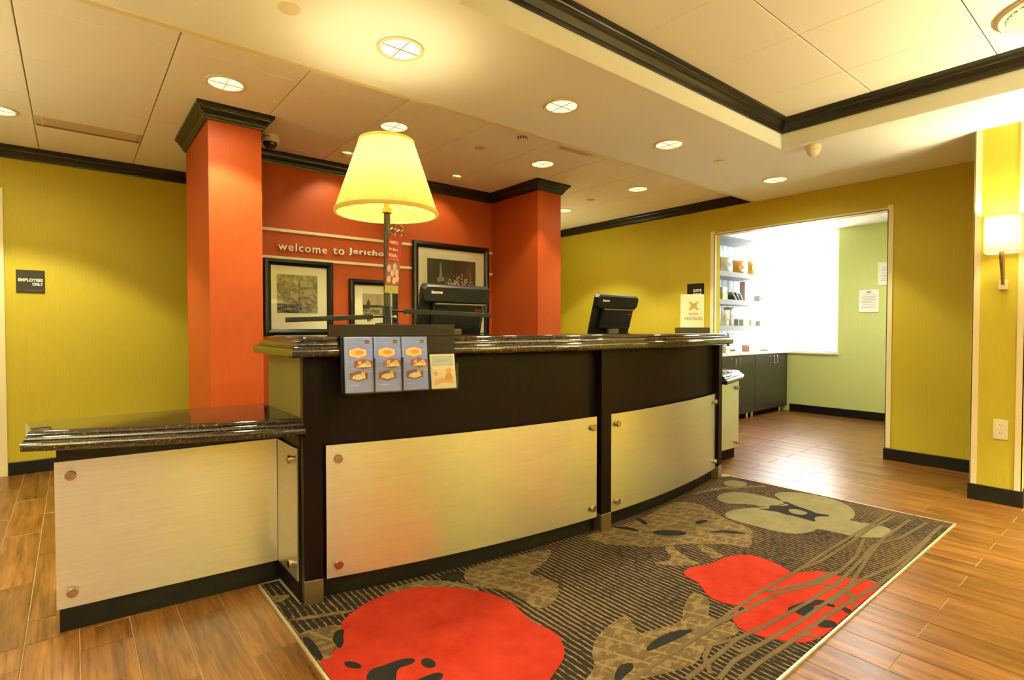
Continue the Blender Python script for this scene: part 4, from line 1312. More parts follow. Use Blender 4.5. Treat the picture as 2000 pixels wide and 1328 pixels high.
def hexa(cx, cy, w, h):
    return [(cx, cy + h / 2), (cx - w / 2, cy + h * 0.27), (cx - w / 2, cy - h * 0.27), (cx, cy - h / 2), (cx + w / 2, cy - h * 0.27), (cx + w / 2, cy + h * 0.27)]


def ellipse(cx, cy, rx, ry, n=14):
    return [(cx + rx * math.cos(2 * PI * i / n), cy + ry * math.sin(2 * PI * i / n)) for i in range(n)]


for i, (x0, w) in enumerate(((-0.222, 0.107), (-0.111, 0.106), (-0.001, 0.105))):
    Mb = SB @ Matrix.Translation((x0, -0.032, 0.8535)) @ Matrix.Rotation(TILT, 4, 'X')
    lb = ('tall blue brochure with hexagon photos, first from the left', 'tall blue brochure with hexagon photos, second from the left', 'tall blue brochure with hexagon photos, third beside the small booklet')[i]
    t = thing('brochure', lb, 'brochure', Mb.translation, 0, 'blue brochures in the counter stand')
    WM[t.name] = Mb; t.matrix_world = Mb

    def fl(name, pts, mt, lev):
        return B().prism([(u * w / 0.105, v) for u, v in pts], 0.0121, 0.0122 + 0.0001 * lev).build(name, mt, t, True)
    B().box(0.0, w, 0.0, 0.213, 0.0, 0.012, bev=0.0008).build('cover', 'brochure_blue', t, True)
    fl('header_line', [(0.001, 0.1915), (0.104, 0.1915), (0.104, 0.1925), (0.001, 0.1925)], 'skyblue_print', 1)
    fl('spine_line', [(0.006, 0.001), (0.0075, 0.001), (0.0075, 0.212), (0.006, 0.212)], 'skyblue_print', 1)
    fl('logo', [(0.068, 0.1925), (0.074, 0.2005), (0.083, 0.2025), (0.092, 0.2005), (0.098, 0.1925), (0.092, 0.1865), (0.083, 0.1845), (0.074, 0.1865)], 'white_print', 2)
    fl('logo', [(0.0695, 0.1925), (0.075, 0.1995), (0.083, 0.2013), (0.091, 0.1995), (0.0965, 0.1925), (0.091, 0.1875), (0.083, 0.1857), (0.075, 0.1875)], 'black_print', 3)
    put_text('lettering', 'Hampton', 'white_print', t, Mb @ Matrix.Translation((0.083 * w / 0.105, 0.1903, 0.0127)), size=0.006, extrude=0.00005, bold=0.02, align='CENTER', width=0.021, height=0.0052)
    for (cx, cy, inner) in ((0.049, 0.152, 'paper_cream'), (0.068, 0.108, 'brown_print'), (0.050, 0.062, 'brown_print')):
        fl('photo_border', hexa(cx, cy, 0.069, 0.0435), 'red_print', 2)
        fl('photo', hexa(cx, cy, 0.065, 0.0400), inner, 3)
    fl('plate_of_food', ellipse(0.049, 0.151, 0.026, 0.011), 'food_yellow', 4)
    fl('plate_of_food', ellipse(0.054, 0.153, 0.016, 0.008), 'food_orange', 5)
    fl('table_scene', [(0.040, 0.096), (0.098, 0.096), (0.096, 0.110), (0.070, 0.112), (0.056, 0.104)], 'paper_cream', 4)
    fl('diner', ellipse(0.084, 0.112, 0.009, 0.009), 'skin_print', 5)
    fl('wall_panel', [(0.048, 0.106), (0.061, 0.106), (0.061, 0.122), (0.048, 0.119)], 'skin_print', 4)
    fl('bed', [(0.024, 0.054), (0.050, 0.047), (0.076, 0.055), (0.072, 0.066), (0.048, 0.070), (0.030, 0.064)], 'paper_white', 4)
    fl('headboard', ellipse(0.066, 0.072, 0.008, 0.006), 'food_yellow', 5)
    fl('footer_line', [(0.018, 0.0255), (0.050, 0.0255), (0.050, 0.0270), (0.018, 0.0270)], 'white_print', 1)
    for (u, v) in ((0.088, 0.162), (0.020, 0.115), (0.090, 0.078)):
        fl('caption', [(u, v), (u + 0.012, v), (u + 0.012, v + 0.0035), (u, v + 0.0035)], 'skyblue_print', 1)
Mb = SB @ Matrix.Translation((0.116, -0.040, 0.8535)) @ Matrix.Rotation(PI / 2 - math.radians(12), 4, 'X')
t = thing('booklet', 'small white bordered booklet with a beach picture at the stand right end', 'booklet', Mb.translation)
WM[t.name] = Mb; t.matrix_world = Mb
B().box(0, 0.106, 0, 0.142, 0, 0.008, bev=0.0008).build('cover', 'paper_white', t, True)


def fl2(name, pts, mt, lev):
    return B().prism(pts, 0.0081, 0.0082 + 0.0001 * lev).build(name, mt, t, True)


fl2('sky_picture', [(0.007, 0.092), (0.099, 0.092), (0.099, 0.134), (0.007, 0.134)], 'skyblue_print', 1)
fl2('sand_picture', [(0.007, 0.008), (0.099, 0.008), (0.099, 0.092), (0.007, 0.092)], 'paper_cream', 1)
fl2('bather', [(0.012, 0.012), (0.050, 0.024), (0.094, 0.018), (0.095, 0.030), (0.060, 0.036), (0.048, 0.046), (0.015, 0.034)], 'skin_print', 2)
fl2('bather', ellipse(0.076, 0.073, 0.012, 0.012), 'skin_print', 2)
fl2('bather', ellipse(0.020, 0.062, 0.009, 0.010), 'skin_print', 2)
fl2('bather', [(0.052, 0.030), (0.066, 0.062), (0.086, 0.062), (0.094, 0.034)], 'food_orange', 2)
put_text('lettering', 'ABSOLUTE', 'grey_print', t, Mb @ Matrix.Translation((0.053, 0.110, 0.0083)), size=0.01, extrude=0.00005, bold=0.02, align='CENTER', width=0.050, height=0.0085)

# ---- table lamp
lx, ly = 1.10, 2.24
t = thing('table_lamp', 'tall black table lamp with glowing pleated cream shade', 'lamp', (lx, ly, 1.1165))
b = B().lathe([(0.0005, 0.0), (0.055, 0.0), (0.055, 0.006), (0.022, 0.009), (0.0205, 0.012), (0.0205, 0.080), (0.018, 0.084), (0.0005, 0.084)], 32, (lx, ly, 1.1165))
b.build('hub', 'black_metal', t)
B().lathe([(0.0005, 0.084), (0.0165, 0.084), (0.0165, 0.26), (0.0150, 0.42), (0.0135, 0.500), (0.0005, 0.500)], 24, (lx, ly, 1.1165)).build('pole', 'lamp_pole', t)
B().lathe([(0.0005, 0.500), (0.021, 0.500), (0.021, 0.520), (0.013, 0.524), (0.013, 0.548), (0.019, 0.550), (0.019, 0.562), (0.0005, 0.562)], 24, (lx, ly, 1.1165)).build('socket', 'brass_socket', t)
B().lathe([(0.0005, 0.0), (0.013, 0.004), (0.020, 0.03), (0.027, 0.055), (0.021, 0.08), (0.0005, 0.092)], 20, (lx, ly, 1.679)).build('bulb', 'bulb_glow', t)
SZ0, SZ1, SR0, SR1 = 1.615, 1.932, 0.221, 0.117
b = B(); npl = 64; nseg = npl * 4
prof = [(SR0 + (SR1 - SR0) * k / 8, SZ0 + (SZ1 - SZ0) * k / 8) for k in range(9)]
b.lathe(prof, nseg, (lx, ly, 0), wob=lambda i: 0.028 * (abs((i % 4) - 2) - 1))
sh = b.build('shade', 'shade_cloth', t)
for r, z, h in ((SR0 + 0.0065, SZ0 - 0.005, 0.015), (SR1 + 0.004, SZ1 - 0.006, 0.011)):
    B().lathe([(r, z), (r + 0.002, z + h * 0.2), (r + 0.001, z + h), (r - 0.012, z + h), (r - 0.012, z), (r, z)], 64, (lx, ly, 0)).build('shade_binding', 'shade_trim', sh)
b = B()
for k in range(3):
    a = 0.4 + 2 * PI * k / 3
    b.tube([(lx + 0.014 * math.cos(a), ly + 0.014 * math.sin(a), 1.672), (lx + 0.214 * math.cos(a), ly + 0.214 * math.sin(a), 1.640)], 0.0016, 6)
b.build('spider', 'brass_socket', t)
for nm, (ex, ey, ez), hz in (('arm', (1.583, 2.115, 1.163), 1.180), ('arm', (0.665, 2.250, 1.134), 1.154)):
    d = Vector((ex - lx, ey - ly, ez - hz)); ln = d.length; d.normalize()
    side = d.cross(Vector((0, 0, 1))).normalized(); up = side.cross(d).normalized()
    M = Matrix(((d.x, side.x, up.x, lx), (d.y, side.y, up.y, ly), (d.z, side.z, up.z, hz), (0, 0, 0, 1)))
    a = B().box(0.075, ln, -0.016, 0.016, -0.010, 0.010, M=M, bev=0.001).build(nm, 'black_metal', t)
    B().tube([tuple(M @ Vector((0.015, 0, 0.0))), tuple(M @ Vector((0.080, 0, 0.0)))], 0.005, 8).build('arm_rod', 'black_metal', a)
    B().cyl(0.009, -0.018, -0.010, 14, c=(0.088, 0), M=M).build('arm_pivot', 'bronze', a)
B().lathe([(0.0005, 0.0), (0.006, 0.0), (0.006, 0.010), (0.009, 0.012), (0.009, 0.020), (0.0005, 0.022)], 14, M=Matrix.Translation((lx, ly, 1.150)) @ Matrix.Rotation(0.888 - PI / 2, 4, 'Z') @ Matrix.Rotation(PI / 2, 4, 'Y') @ Matrix.Translation((0, 0, 0.019))).build('clamp_screw', 'button_steel', t)
l = bpy.data.lights.new('table_lamp_bulb', 'POINT'); l.energy = 5.2; l.color = (1.0, 0.80, 0.42); l.shadow_soft_size = 0.05
o = bpy.data.objects.new('table_lamp_bulb', l); COL.objects.link(o); o.parent = t
o.matrix_local = WM[t.name].inverted() @ Matrix.Translation((lx, ly, 1.815))

# ---- red card on a wire holder
cu = Vector((math.sin(0.888), -math.cos(0.888), 0)); cf = Vector((math.cos(0.888), math.sin(0.888), 0))
u = (cu * math.cos(math.radians(64)) + cf * math.sin(math.radians(64))).normalized()
vv = (Vector((0, 0, 1)) + cu * 0.082).normalized()
nn_ = u.cross(vv).normalized()
px_, py_ = 1.092, 2.186
MC = Matrix(((u.x, vv.x, nn_.x, px_), (u.y, vv.y, nn_.y, py_), (u.z, vv.z, nn_.z, 1.255), (0, 0, 0, 1)))
t = thing('promotion_card', 'narrow red promotion card with food photo on a curled wire holder', 'card', (px_, py_, 1.1165))
B().box(-0.046, 0.046, 0.0, 0.250, -0.0012, 0.0, M=MC).build('card', 'card_red', t)


def fl3(name, pts, mt, lev=1):
    return B().prism(pts, 0.0, 0.0001 + 0.0001 * lev, M=MC).build(name, mt, t)


fl3('green_band', [(-0.046, 0.0), (0.046, 0.0), (0.046, 0.034), (-0.046, 0.034)], 'card_green')
fl3('food_photo', [(-0.042, 0.038), (0.042, 0.038), (0.042, 0.136), (-0.042, 0.136)], 'brown_print')
rnd = random.Random(11)
for (cx, cy) in ((-0.024, 0.060), (0.012, 0.056), (-0.004, 0.088), (0.026, 0.092), (-0.028, 0.108), (0.010, 0.118), (0.032, 0.066)):
    fl3('food_piece', ellipse(cx, cy, 0.013, 0.016), 'skin_print', 2 + rnd.random())
for k, (tx, wd) in enumerate((('HAMPTON\u2019S', 0.074), ('on the run', 0.076), ('BREAKFAST', 0.072))):
    put_text('lettering', tx, 'paper_cream', t, MC @ Matrix.Translation((0, 0.214 - 0.028 * k, 0.0003)), size=0.02, extrude=0.0001, bold=0.02, align='CENTER', width=wd, height=0.015)
fl3('small_print', [(-0.036, 0.148), (0.036, 0.148), (0.036, 0.151), (-0.036, 0.151)], 'food_orange')
b = B()
b.tube([(px_ + 0.0, py_, 1.1167), tuple(MC @ Vector((0.0, -0.005, -0.003))), tuple(MC @ Vector((0.0, 0.255, -0.003)))], 0.0018, 8)
b.build('wire_stem', 'chrome', t)
for c0 in (-0.024, 0.024):
    b = B()
    pts = [tuple(MC @ Vector((c0 + 0.017 * math.cos(a), 0.268 + 0.013 * math.sin(a), -0.001 + 0.004 * a / 6))) for a in [2 * PI * k / 18 for k in range(18)]]
    b.tube(pts, 0.0028, 8, closed=True)
    pts = [tuple(MC @ Vector((c0 + 0.010 + 0.017 * math.cos(a), 0.290 + 0.012 * math.sin(a), -0.001))) for a in [-2.6 + 4.6 * k / 14 for k in range(15)]]
    b.tube(pts, 0.0028, 8)
    b.build('wire_curl', 'bronze', t)

# ---- two all-in-one computers seen from behind
def computer(label, x, y, rz):
    t = thing('computer', label, 'computer', (x, y, 0.7455), rz, 'black all-in-one computers on the staff worktop')
    W, H = 0.485, 0.40
    tl = math.radians(15)
    P = Matrix.Translation((0, 0.055, 0.235)) @ Matrix.Rotation(tl, 4, 'X')        # tilted screen frame, local

    def lb(b, name, mt, par=t):
        return b.build(name, mt, par, True)
    rr = lambda x0, x1, z0, z1, r: [(x0 + r, z0), (x1 - r, z0), (x1, z0 + r), (x1, z1 - r), (x1 - r, z1), (x0 + r, z1), (x0, z1 - r), (x0, z0 + r)]
    up = P @ Matrix.Rotation(PI / 2, 4, 'X')                                         # (x, z) outlines, extruded towards -y
    lb(B().loft(rr(-W / 2 + 0.012, W / 2 - 0.006, 0, H, 0.012), [(0.004, 0.0), (0, 0.004), (0, 0.020), (0.004, 0.024)], M=up), 'screen_bezel', 'black_plastic')
    lb(B().box(-W / 2 + 0.03, W / 2 - 0.03, 0.0005, 0.002, 0.03, H - 0.03, M=P), 'screen', 'screen_glass')
    hd = lb(B().loft(rr(-W / 2, W / 2, H - 0.105, H, 0.022), [(0.006, 0.010), (0, 0.016), (0, 0.050), (0.010, 0.060)], M=up), 'upper_housing', 'black_plastic')
    lb(B().loft(rr(-W / 2 + 0.085, W / 2 - 0.035, 0.135, H - 0.1055, 0.006), [(0.0, 0.0245), (0, 0.046), (0.012, 0.056)], M=up), 'rear_cover', 'black_plastic')
    lb(B().box(-W / 2 + 0.09, W / 2 - 0.035, -0.064, -0.058, H - 0.112, H - 0.1052, M=P), 'ridge_strip', 'bronze')
    lb(B().box(-0.045, 0.055, -0.070, -0.0245, 0.105, 0.134, M=P), 'hinge_block', 'bronze')
    lb(B().box(-0.035, 0.045, 0.02, 0.05, 0.012, 0.33), 'stand_neck', 'black_plastic')
    lb(B().loft(rr(-0.13, 0.13, -0.05, 0.16, 0.03), [(0.004, 0.0), (0, 0.004), (0.004, 0.014)]), 'stand_base', 'black_plastic')
    for k in range(2):
        s = 0.05 + 0.06 * k
        pts = [(s, 0.02, 0.30), (s + 0.03, -0.03, 0.27), (s + 0.02, -0.05, 0.18), (s - 0.02, -0.04, 0.06), (s - 0.03, 0.0, 0.016)]
        lb(B().tube(pts, 0.0025, 6), 'cable', ('grey_print', 'white_plastic')[k])
    Mt = WM[t.name] @ P @ Matrix.Translation((-W / 2 + 0.055, -0.0602, H - 0.050)) @ Matrix.Rotation(PI / 2, 4, 'X')
    put_text('lettering', 'lenovo', 'white_print', hd, Mt, size=0.03, extrude=0.0003, bold=0.025, width=0.075, height=0.020)
    Mt = WM[t.name] @ P @ Matrix.Translation((W / 2 - 0.105, -0.0562, H - 0.150)) @ Matrix.Rotation(PI / 2, 4, 'X')
    put_text('lettering', 'ThinkCentre', 'red_print', hd, Mt, size=0.02, extrude=0.0003, bold=0.02, width=0.050, height=0.012)
    return t


computer('black computer seen from behind, right of the lamp pole', 1.812, 2.835, 0.0)
computer('black computer seen from behind, standing alone before the olive wall', 3.305, 2.835, 0.0)

# ---- loyalty sign on a black box
MS = Matrix.Translation((3.47, 2.205, 0)) @ Matrix.Rotation(0.888 - PI / 2 - 0.12, 4, 'Z')
t = thing('counter_sign', 'cream HILTON HHONORS sign in a black box base on the counter', 'sign', (3.47, 2.205, ZTOP + 0.0005), 0.888 - PI / 2 - 0.12)
B().box(-0.113, 0.113, -0.045, 0.045, ZTOP + 0.0005, 1.106, M=MS, bev=0.0015).build('base_box', 'sign_black', t)
B().box(-0.082, 0.080, -0.004, 0.004, 1.1062, 1.345, M=MS, bev=0.001).build('sign_panel', 'paper_cream', t)
mt_ = MS @ Matrix.Translation((0, -0.0043, 0)) @ Matrix.Rotation(PI / 2, 4, 'X')
put_text('lettering', 'HILTON', 'dark_grey_print', t, mt_ @ Matrix.Translation((0.008, 1.196, 0)), size=0.02, extrude=0.0002, align='CENTER', width=0.066, height=0.017)
put_text('lettering', 'HHONORS', 'dark_grey_print', t, mt_ @ Matrix.Translation((0.008, 1.158, 0)), size=0.03, extrude=0.0002, align='CENTER', width=0.124, height=0.025)
# curved four-point emblem
pts = []
for (cx, cy, a0, a1) in ((0.008, 1.307, 200, 340), (0.054, 1.263, 115, 245), (0.008, 1.219, 20, 160), (-0.038, 1.263, -65, 65)):
    for k in range(9):
        a = math.radians(a0 + (a1 - a0) * k / 8)
        pts.append((cx + 0.0255 * math.cos(a), cy + 0.0275 * math.sin(a)))
B().prism(pts, 0, 0.0004, M=mt_).build('emblem', 'gold_print', t)

# ================================================================== PANTRY
for n_, (x0, xm, x1, lb) in enumerate(((5.60, 6.08, 6.548, 'dark two-door pantry cabinet nearer the opening'), (6.552, 7.03, 7.425, 'dark two-door pantry cabinet in the corner under the window'))):
    t = thing('pantry_cabinet', lb, 'cabinet', (0.5 * (x0 + x1), 3.5, 0), 0, 'dark pantry base cabinets')
    B().box(x0, x1, 3.302, 3.81, 0.085, 0.775).build('body', 'cabinet_dark', t)
    for s, (a, c) in ((1, (x0 + 0.002, xm - 0.002)), (-1, (xm + 0.002, x1 - 0.002))):
        d = B().box(a, c, 3.282, 3.3015, 0.070, 0.772, bev=0.001).build('door', 'cabinet_dark', t)
        hx = (c - 0.045) if s == 1 else (a + 0.045)
        B().tube([(hx, 3.281, 0.650), (hx, 3.255, 0.652), (hx, 3.252, 0.665), (hx, 3.252, 0.735), (hx, 3.255, 0.748), (hx, 3.281, 0.750)], 0.0055, 8).build('handle', 'chrome', d)
        if s == 1:
            B().cyl(0.012, 0, 0.006, 16, M=Matrix.Translation((c - 0.10, 3.2815, 0.745)) @ Matrix.Rotation(PI / 2, 4, 'X')).build('lock', 'chrome', d)
    for lx_ in (x0 + 0.06, x1 - 0.06):
        B().cyl(0.022, 0.0005, 0.084, 18, c=(lx_, 3.36)).build('foot', 'chrome', t)
        B().cyl(0.022, 0.0005, 0.084, 18, c=(lx_, 3.74)).build('foot', 'chrome', t)
    B().box(x0 + 0.01, x1 - 0.01, 3.40, 3.415, 0.001, 0.084).build('kick_board', 'plinth_black', t)
single(B().box(5.58, 7.432, 3.262, 3.815, 0.777, 0.806, bev=0.003), 'pantry_worktop', 'worktop_white', 'pale worktop across both dark pantry cabinets', 'worktop', (6.5, 3.54, 0.777))

for z, x1, lb in ((1.800, 7.27, 'grey wall shelf carrying the snack bags'), (1.455, 7.38, 'grey wall shelf carrying cartons, second from the top'), (1.130, 7.38, 'grey wall shelf carrying pale packs, lowest')):
    t = thing('wall_shelf', lb, 'shelf', (6.4, 3.66, z - 0.055), 0, 'grey pantry wall shelves')
    B().box(5.60, x1, 3.502, 3.818, z - 0.055, z, bev=0.002).build('board', 'shelf_grey', t)
    B().box(5.60, x1, 3.498, 3.5015, z - 0.058, z + 0.003).build('front_lip', 'shelf_lip', t)
t = thing('wall_shelf', 'empty thin top shelf under the pantry ceiling', 'shelf', (6.3, 3.6, 2.20), 0, 'grey pantry wall shelves')
B().box(5.60, 7.02, 3.45, 3.818, 2.200, 2.222, bev=0.002).build('board', 'shelf_grey', t)


def bag(x, y, z, w, h, d, rz, lean, mt, label, strip=None, group='snack bags on the top stocked shelf'):
    M = Matrix.Translation((x, y, z)) @ Matrix.Rotation(rz, 4, 'Z') @ Matrix.Rotation(lean, 4, 'X')
    t = thing('snack_bag', label, 'bag', (x, y, z), 0, group)
    WM[t.name] = M; t.matrix_world = M
    n = 8; v = []; f = []
    rn = random.Random(int(x * 1000))
    for s in (-1, 1):
        for j in range(n + 1):
            for i in range(n + 1):
                a, c = i / n, j / n
                bul = (math.sin(PI * a) ** 0.9) * (math.sin(PI * min(max(c, 0.0), 1.0)) ** 0.8)
                pinch = 1 - 0.14 * math.sin(PI * c)
                v.append(((a - 0.5) * w * pinch, s * (0.002 + d / 2 * bul * (1 + 0.15 * rn.uniform(-1, 1))), 0.001 + c * h))
    k = (n + 1) ** 2
    for j in range(n):
        for i in range(n):
            q = j * (n + 1) + i
            f.append((q, q + 1, q + n + 2, q + n + 1)); f.append((k + q, k + q + n + 1, k + q + n + 2, k + q + 1))
    for i in range(n):
        f.append((i, k + i, k + i + 1, i + 1)); q = n * (n + 1) + i; f.append((q, q + 1, k + q + 1, k + q))
        q = i * (n + 1); f.append((q, q + n + 1, k + q + n + 1, k + q)); q += n; f.append((q, k + q, k + q + n + 1, q + n + 1))
    B().add(v, f, True).build('pouch', mt, t, True)
    for zz in (0.0, h - 0.008):
        B().box(-w / 2, w / 2, -0.0025, 0.0025, zz + 0.001, zz + 0.009).build('seal', 'bag_white', t, True)
    if strip:
        B().prism(ellipse(0, h * 0.5, w * 0.26, h * 0.16), d / 2 * 0.98, d / 2 * 1.04, M=Matrix.Rotation(PI / 2, 4, 'X')).build('printed_oval', strip, t, True)
    return t


bag(6.36, 3.58, 1.802, 0.20, 0.19, 0.07, -0.2, 0.10, 'bag_white', 'white snack bag at the left end of the top stocked shelf', 'pack_grey')
bag(6.53, 3.70, 1.802, 0.20, 0.22, 0.06, -0.3, -0.10, 'bag_orange', 'orange snack bag standing behind on the top stocked shelf', 'bag_white')
bag(6.66, 3.57, 1.802, 0.22, 0.17, 0.07, -0.25, 0.12, 'bag_orange', 'orange snack bag at the front of the top stocked shelf', 'bag_gold')
bag(6.83, 3.68, 1.802, 0.15, 0.19, 0.05, -0.35, -0.05, 'bag_white', 'white snack bag between the orange and gold bags', 'brown_print')
bag(7.00, 3.57, 1.802, 0.18, 0.19, 0.06, -0.2, 0.06, 'bag_gold', 'gold snack bag near the right end of the top stocked shelf', 'bag_orange')
bag(7.12, 3.60, 1.802, 0.17, 0.17, 0.06, -0.2, 0.05, 'bag_white', 'white snack bag with dark spots beside the gold bag', 'pack_grey')
bag(7.21, 3.70, 1.802, 0.11, 0.16, 0.05, 0.1, 0.0, 'bag_tan', 'tan snack bag at the right end of the top stocked shelf')


def carton(x, y, z, w, d, h, rz, mt, label, band=None, group='packs on the pantry shelves', name='carton', cat='carton', roof=0.0):
    M = Matrix.Translation((x, y, z + 0.001)) @ Matrix.Rotation(rz, 4, 'Z')
    t = thing(name, label, cat, (x, y, z + 0.001), rz, group)
    B().box(-w / 2, w / 2, -d / 2, d / 2, 0, h, bev=0.002).build('box', mt, t, True)
    B().box(-w / 2 + 0.004, w / 2 - 0.004, -d / 2 + 0.004, d / 2 - 0.004, h, h + 0.002).build('lid_flap', mt, t, True)
    if band:
        B().box(-w / 2 + 0.006, w / 2 - 0.006, -d / 2 - 0.0006, -d / 2, h * 0.35, h * 0.75).build('label', band, t, True)
    return t


carton(6.31, 3.60, 1.455, 0.12, 0.10, 0.085, 0.0, 'pack_yellow', 'yellow carton at the left end of the second shelf')
carton(6.31, 3.60, 1.543, 0.11, 0.09, 0.070, 0.0, 'bag_white', 'white carton with grey square on top of the yellow carton', 'pack_grey')
carton(6.30, 3.74, 1.455, 0.10, 0.08, 0.20, 0.0, 'pack_grey', 'grey pack standing behind the yellow carton')
for k in range(3):
    M = Matrix.Translation((6.53 + 0.075 * k, 3.60, 1.457)) @ Matrix.Rotation(-0.85 + 0.12 * k, 4, 'Y')
    lb = ('cream and blue folder leaning on the second shelf, leftmost', 'dark blue folder leaning on the second shelf, middle', 'white and blue folder leaning on the second shelf, rightmost')[k]
    t = thing('folder', lb, 'folder', M.translation, 0, 'leaning folders on the second shelf')
    M = Matrix.Translation((0, 0, 0.0)) @ M
    WM[t.name] = M; t.matrix_world = M
    B().box(-0.010, 0.004, -0.085, 0.085, 0.002, 0.150 - 0.02 * k, bev=0.001).build('cover', ('pack_yellow', 'pack_blue', 'bag_white')[k], t, True)
    B().box(-0.0112, -0.0102, -0.070, 0.070, 0.03, 0.11 - 0.02 * k).build('label', ('pack_blue', 'bag_white', 'pack_blue')[k], t, True)
carton(6.97, 3.66, 1.455, 0.09, 0.07, 0.26, 0.1, 'pack_pink', 'tall pink carton on the second shelf')
carton(7.08, 3.68, 1.455, 0.07, 0.07, 0.22, 0.0, 'bag_white', 'tall white carton beside the tall pink carton', 'skyblue_print')
carton(7.22, 3.58, 1.455, 0.10, 0.08, 0.085, 0.0, 'bag_white', 'low white carton with red label near the end of the second shelf', 'red_print')
bag(7.335, 3.60, 1.457, 0.12, 0.075, 0.05, -0.2, 0.0, 'pack_grey', 'small grey and red pouch at the right end of the second shelf', 'red_print', 'packs on the pantry shelves')
bag(6.38, 3.60, 1.132, 0.16, 0.20, 0.07, -0.2, 0.08, 'bag_white', 'white pouch at the left end of the lowest shelf', 'pack_yellow', 'packs on the pantry shelves')
bag(6.53, 3.62, 1.132, 0.16, 0.24, 0.07, -0.3, -0.05, 'bag_tan', 'tall tan pouch on the lowest shelf', 'bag_white', 'packs on the pantry shelves')
carton(6.72, 3.62, 1.130, 0.03, 0.06, 0.09, 0.0, 'pack_grey', 'slim grey pack on the lowest shelf')
carton(6.84, 3.60, 1.130, 0.15, 0.10, 0.085, 0.0, 'bag_white', 'wide white carton on the lowest shelf', 'pack_yellow')
carton(7.02, 3.60, 1.130, 0.12, 0.10, 0.080, 0.0, 'pack_yellow', 'pale yellow carton right of the wide white carton')
carton(7.26, 3.60, 1.130, 0.09, 0.09, 0.070, 0.0, 'bag_white', 'small white carton at the right end of the lowest shelf', 'pack_yellow')
# worktop things
carton(6.30, 3.62, 0.806, 0.09, 0.16, 0.235, 0.0, 'pack_blue', 'tall blue pack on the pantry worktop', None, 'packs on the pantry worktop')
t = thing('drinks_dispenser', 'slim grey drinks dispenser with a black front on the pantry worktop', 'dispenser', (6.46, 3.60, 0.807), 0)
B().prism([(6.40, 3.55), (6.43, 3.55), (6.43, 3.67), (6.40, 3.67)], 0.807, 1.01).build('back_post', 'black_plastic', t)
B().box(6.40, 6.56, 3.55, 3.67, 0.807, 0.835, bev=0.004).build('drip_tray', 'chrome', t)
B().box(6.40, 6.57, 3.55, 3.67, 1.0105, 1.035, bev=0.004).build('head', 'pack_grey', t)
B().cyl(0.026, 0.836, 1.0100, 18, c=(6.50, 3.61)).build('column', 'chrome', t)
for x, y, lb, mt, bd in ((6.12, 3.45, 'small white carton at the left of the pantry worktop', 'bag_white', 'pack_grey'), (6.68, 3.45, 'small pink carton on the pantry worktop', 'pack_pink', None), (6.86, 3.55, 'small white carton in the middle of the pantry worktop', 'bag_white', 'brown_print')):
    carton(x, y, 0.806, 0.10, 0.09, 0.075, 0.05, mt, lb, bd, 'packs on the pantry worktop')
bag(7.02, 3.62, 0.808, 0.11, 0.09, 0.05, 0.0, 0.1, 'bag_tan', 'small brown pouch on the pantry worktop', 'brown_print', 'packs on the pantry worktop')
t = thing('napkin_stack', 'low stack of white napkins in a grey tray at the worktop right end', 'napkins', (7.12, 3.42, 0.8065))
B().box(7.04, 7.20, 3.36, 3.48, 0.8065, 0.816, bev=0.002).build('tray', 'pack_grey', t)
B().box(7.05, 7.19, 3.37, 3.47, 0.8165, 0.838, bev=0.002).build('napkins', 'paper_white', t)

# light panel added out of view near the opening to brighten the pantry
t = thing('pantry_fill_panel', 'added flat white fill light panel inside the pantry, out of view', 'ceiling light', (6.0, 1.75, ZP))
B().box(5.72, 6.28, 1.47, 2.03, ZP - 0.010, ZP - 0.0005, bev=0.002).build('frame', 'white_frame', t)
B().box(5.74, 6.26, 1.49, 2.01, ZP - 0.012, ZP - 0.0101).build('diffuser', 'fill_panel_glow', t)
l = bpy.data.lights.new('pantry_fill_lamp', 'SPOT'); l.energy = 75.0; l.color = (1.0, 0.97, 0.88); l.spot_size = math.radians(172); l.spot_blend = 0.6; l.shadow_soft_size = 0.2
o = bpy.data.objects.new('pantry_fill_lamp', l); COL.objects.link(o); o.parent = t
o.matrix_local = WM[t.name].inverted() @ Matrix.Translation((6.0, 1.75, ZP - 0.03))

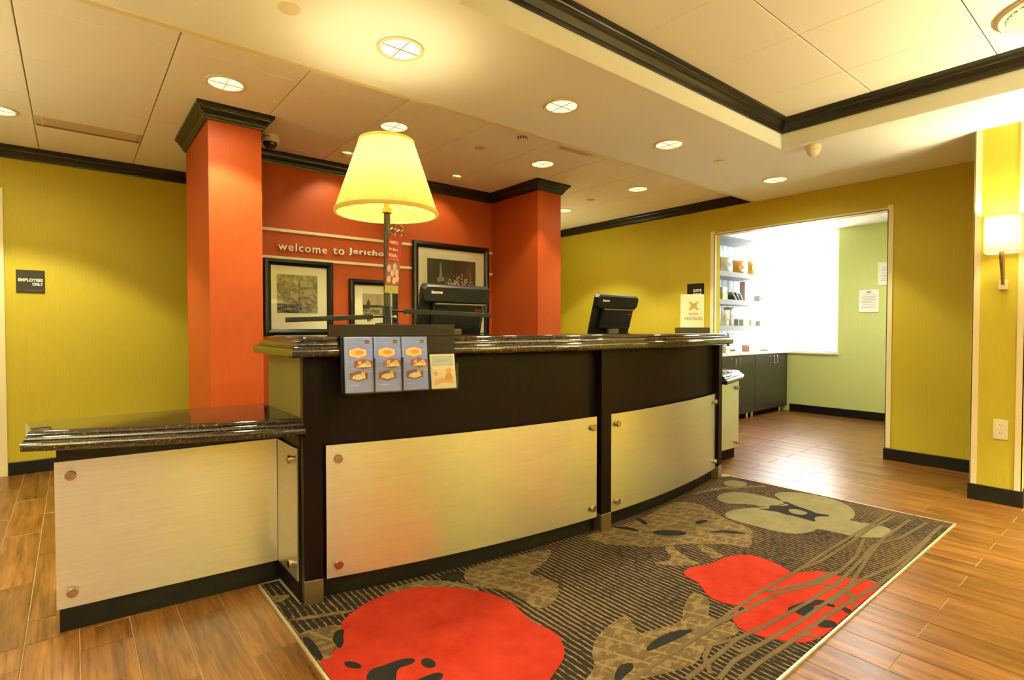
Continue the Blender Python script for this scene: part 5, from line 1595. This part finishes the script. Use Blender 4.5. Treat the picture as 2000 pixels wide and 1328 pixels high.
# notices on the far pantry wall
for y0, y1, z0, z1, lb in ((2.236, 2.444, 1.295, 1.564, 'white framed notice with a grey table, lower of the pair'), (2.02, 2.244, 1.613, 1.880, 'white framed notice half hidden by the opening edge, upper of the pair')):
    t = thing('wall_notice', lb, 'notice', (XP, 0.5 * (y0 + y1), z0), 0, 'white framed notices in the pantry')
    b = B(); w_ = 0.008
    for a, c, d, e in ((y0, y1, z0, z0 + w_), (y0, y1, z1 - w_, z1), (y0, y0 + w_, z0 + w_, z1 - w_), (y1 - w_, y1, z0 + w_, z1 - w_)):
        b.box(XP - 0.012, XP - 0.001, a, c, d, e)
    b.build('frame', 'white_frame', t)
    B().box(XP - 0.006, XP - 0.002, y0 + w_, y1 - w_, z0 + w_, z1 - w_).build('sheet', 'paper_white', t)
    ym = 0.5 * (y0 + y1)
    B().prism(ellipse(0, 0, 0.026, 0.011), 0, 0.0006, M=face_x(XP - 0.0061, ym, z1 - 0.030)).build('logo', 'grey_print', t)
    for k in range(9):
        zz = z1 - 0.060 - 0.019 * k
        B().box(XP - 0.0067, XP - 0.0061, y0 + 0.03, y1 - 0.045 + 0.012 * (k % 3), zz - 0.0022, zz + 0.0022).build('text_line', 'grey_print', t)
    for yy in (y0 + 0.03, y1 - 0.03):
        B().cyl(0.005, 0, 0.006, 10, M=face_x(XP - 0.001, yy, z1 + 0.012)).build('pin', 'grey_print', t)

# unseen lamps added to fill ceiling and room with light, shades open upwards
for k, (x, y, pw, lb) in enumerate(((-1.5, 1.1, 120, 'added cream shaded fill lamp standing left of the viewpoint'), (0.5, -1.9, 210, 'added cream shaded fill lamp by the front wall'), (3.0, -2.3, 240, 'added cream shaded fill lamp near the front wall corner'),
                                    (4.0, -0.9, 225, 'added cream shaded fill lamp beside the raised tray'), (-1.6, 3.6, 34, 'added cream shaded fill lamp beside the rear door'), (4.25, 4.95, 6, 'added cream shaded fill lamp hidden behind the orange partition'))):
    t = thing('fill_lamp', lb, 'lamp', (x, y, 0), 0, 'added fill lamps out of view')
    B().lathe([(0.0005, 0.0), (0.15, 0.0), (0.15, 0.015), (0.02, 0.03), (0.013, 0.05), (0.013, 1.42), (0.0005, 1.42)], 24, (x, y, 0.0005)).build('stand', 'black_metal', t)
    B().lathe([(0.24, 1.36), (0.19, 1.66)], 48, (x, y, 0)).build('shade', 'shade_cloth', t)
    B().lathe([(0.0005, 1.421), (0.03, 1.45), (0.03, 1.49), (0.0005, 1.52)], 16, (x, y, 0)).build('bulb', 'bulb_glow', t)
    l = bpy.data.lights.new('fill_lamp_bulb', 'POINT'); l.energy = pw; l.color = WARM; l.shadow_soft_size = 0.05
    o = bpy.data.objects.new('fill_lamp_bulb', l); COL.objects.link(o); o.parent = t
    o.matrix_local = WM[t.name].inverted() @ Matrix.Translation((x, y, 1.58))

bpy.data.objects.remove(_to)
bpy.data.curves.remove(_tc)
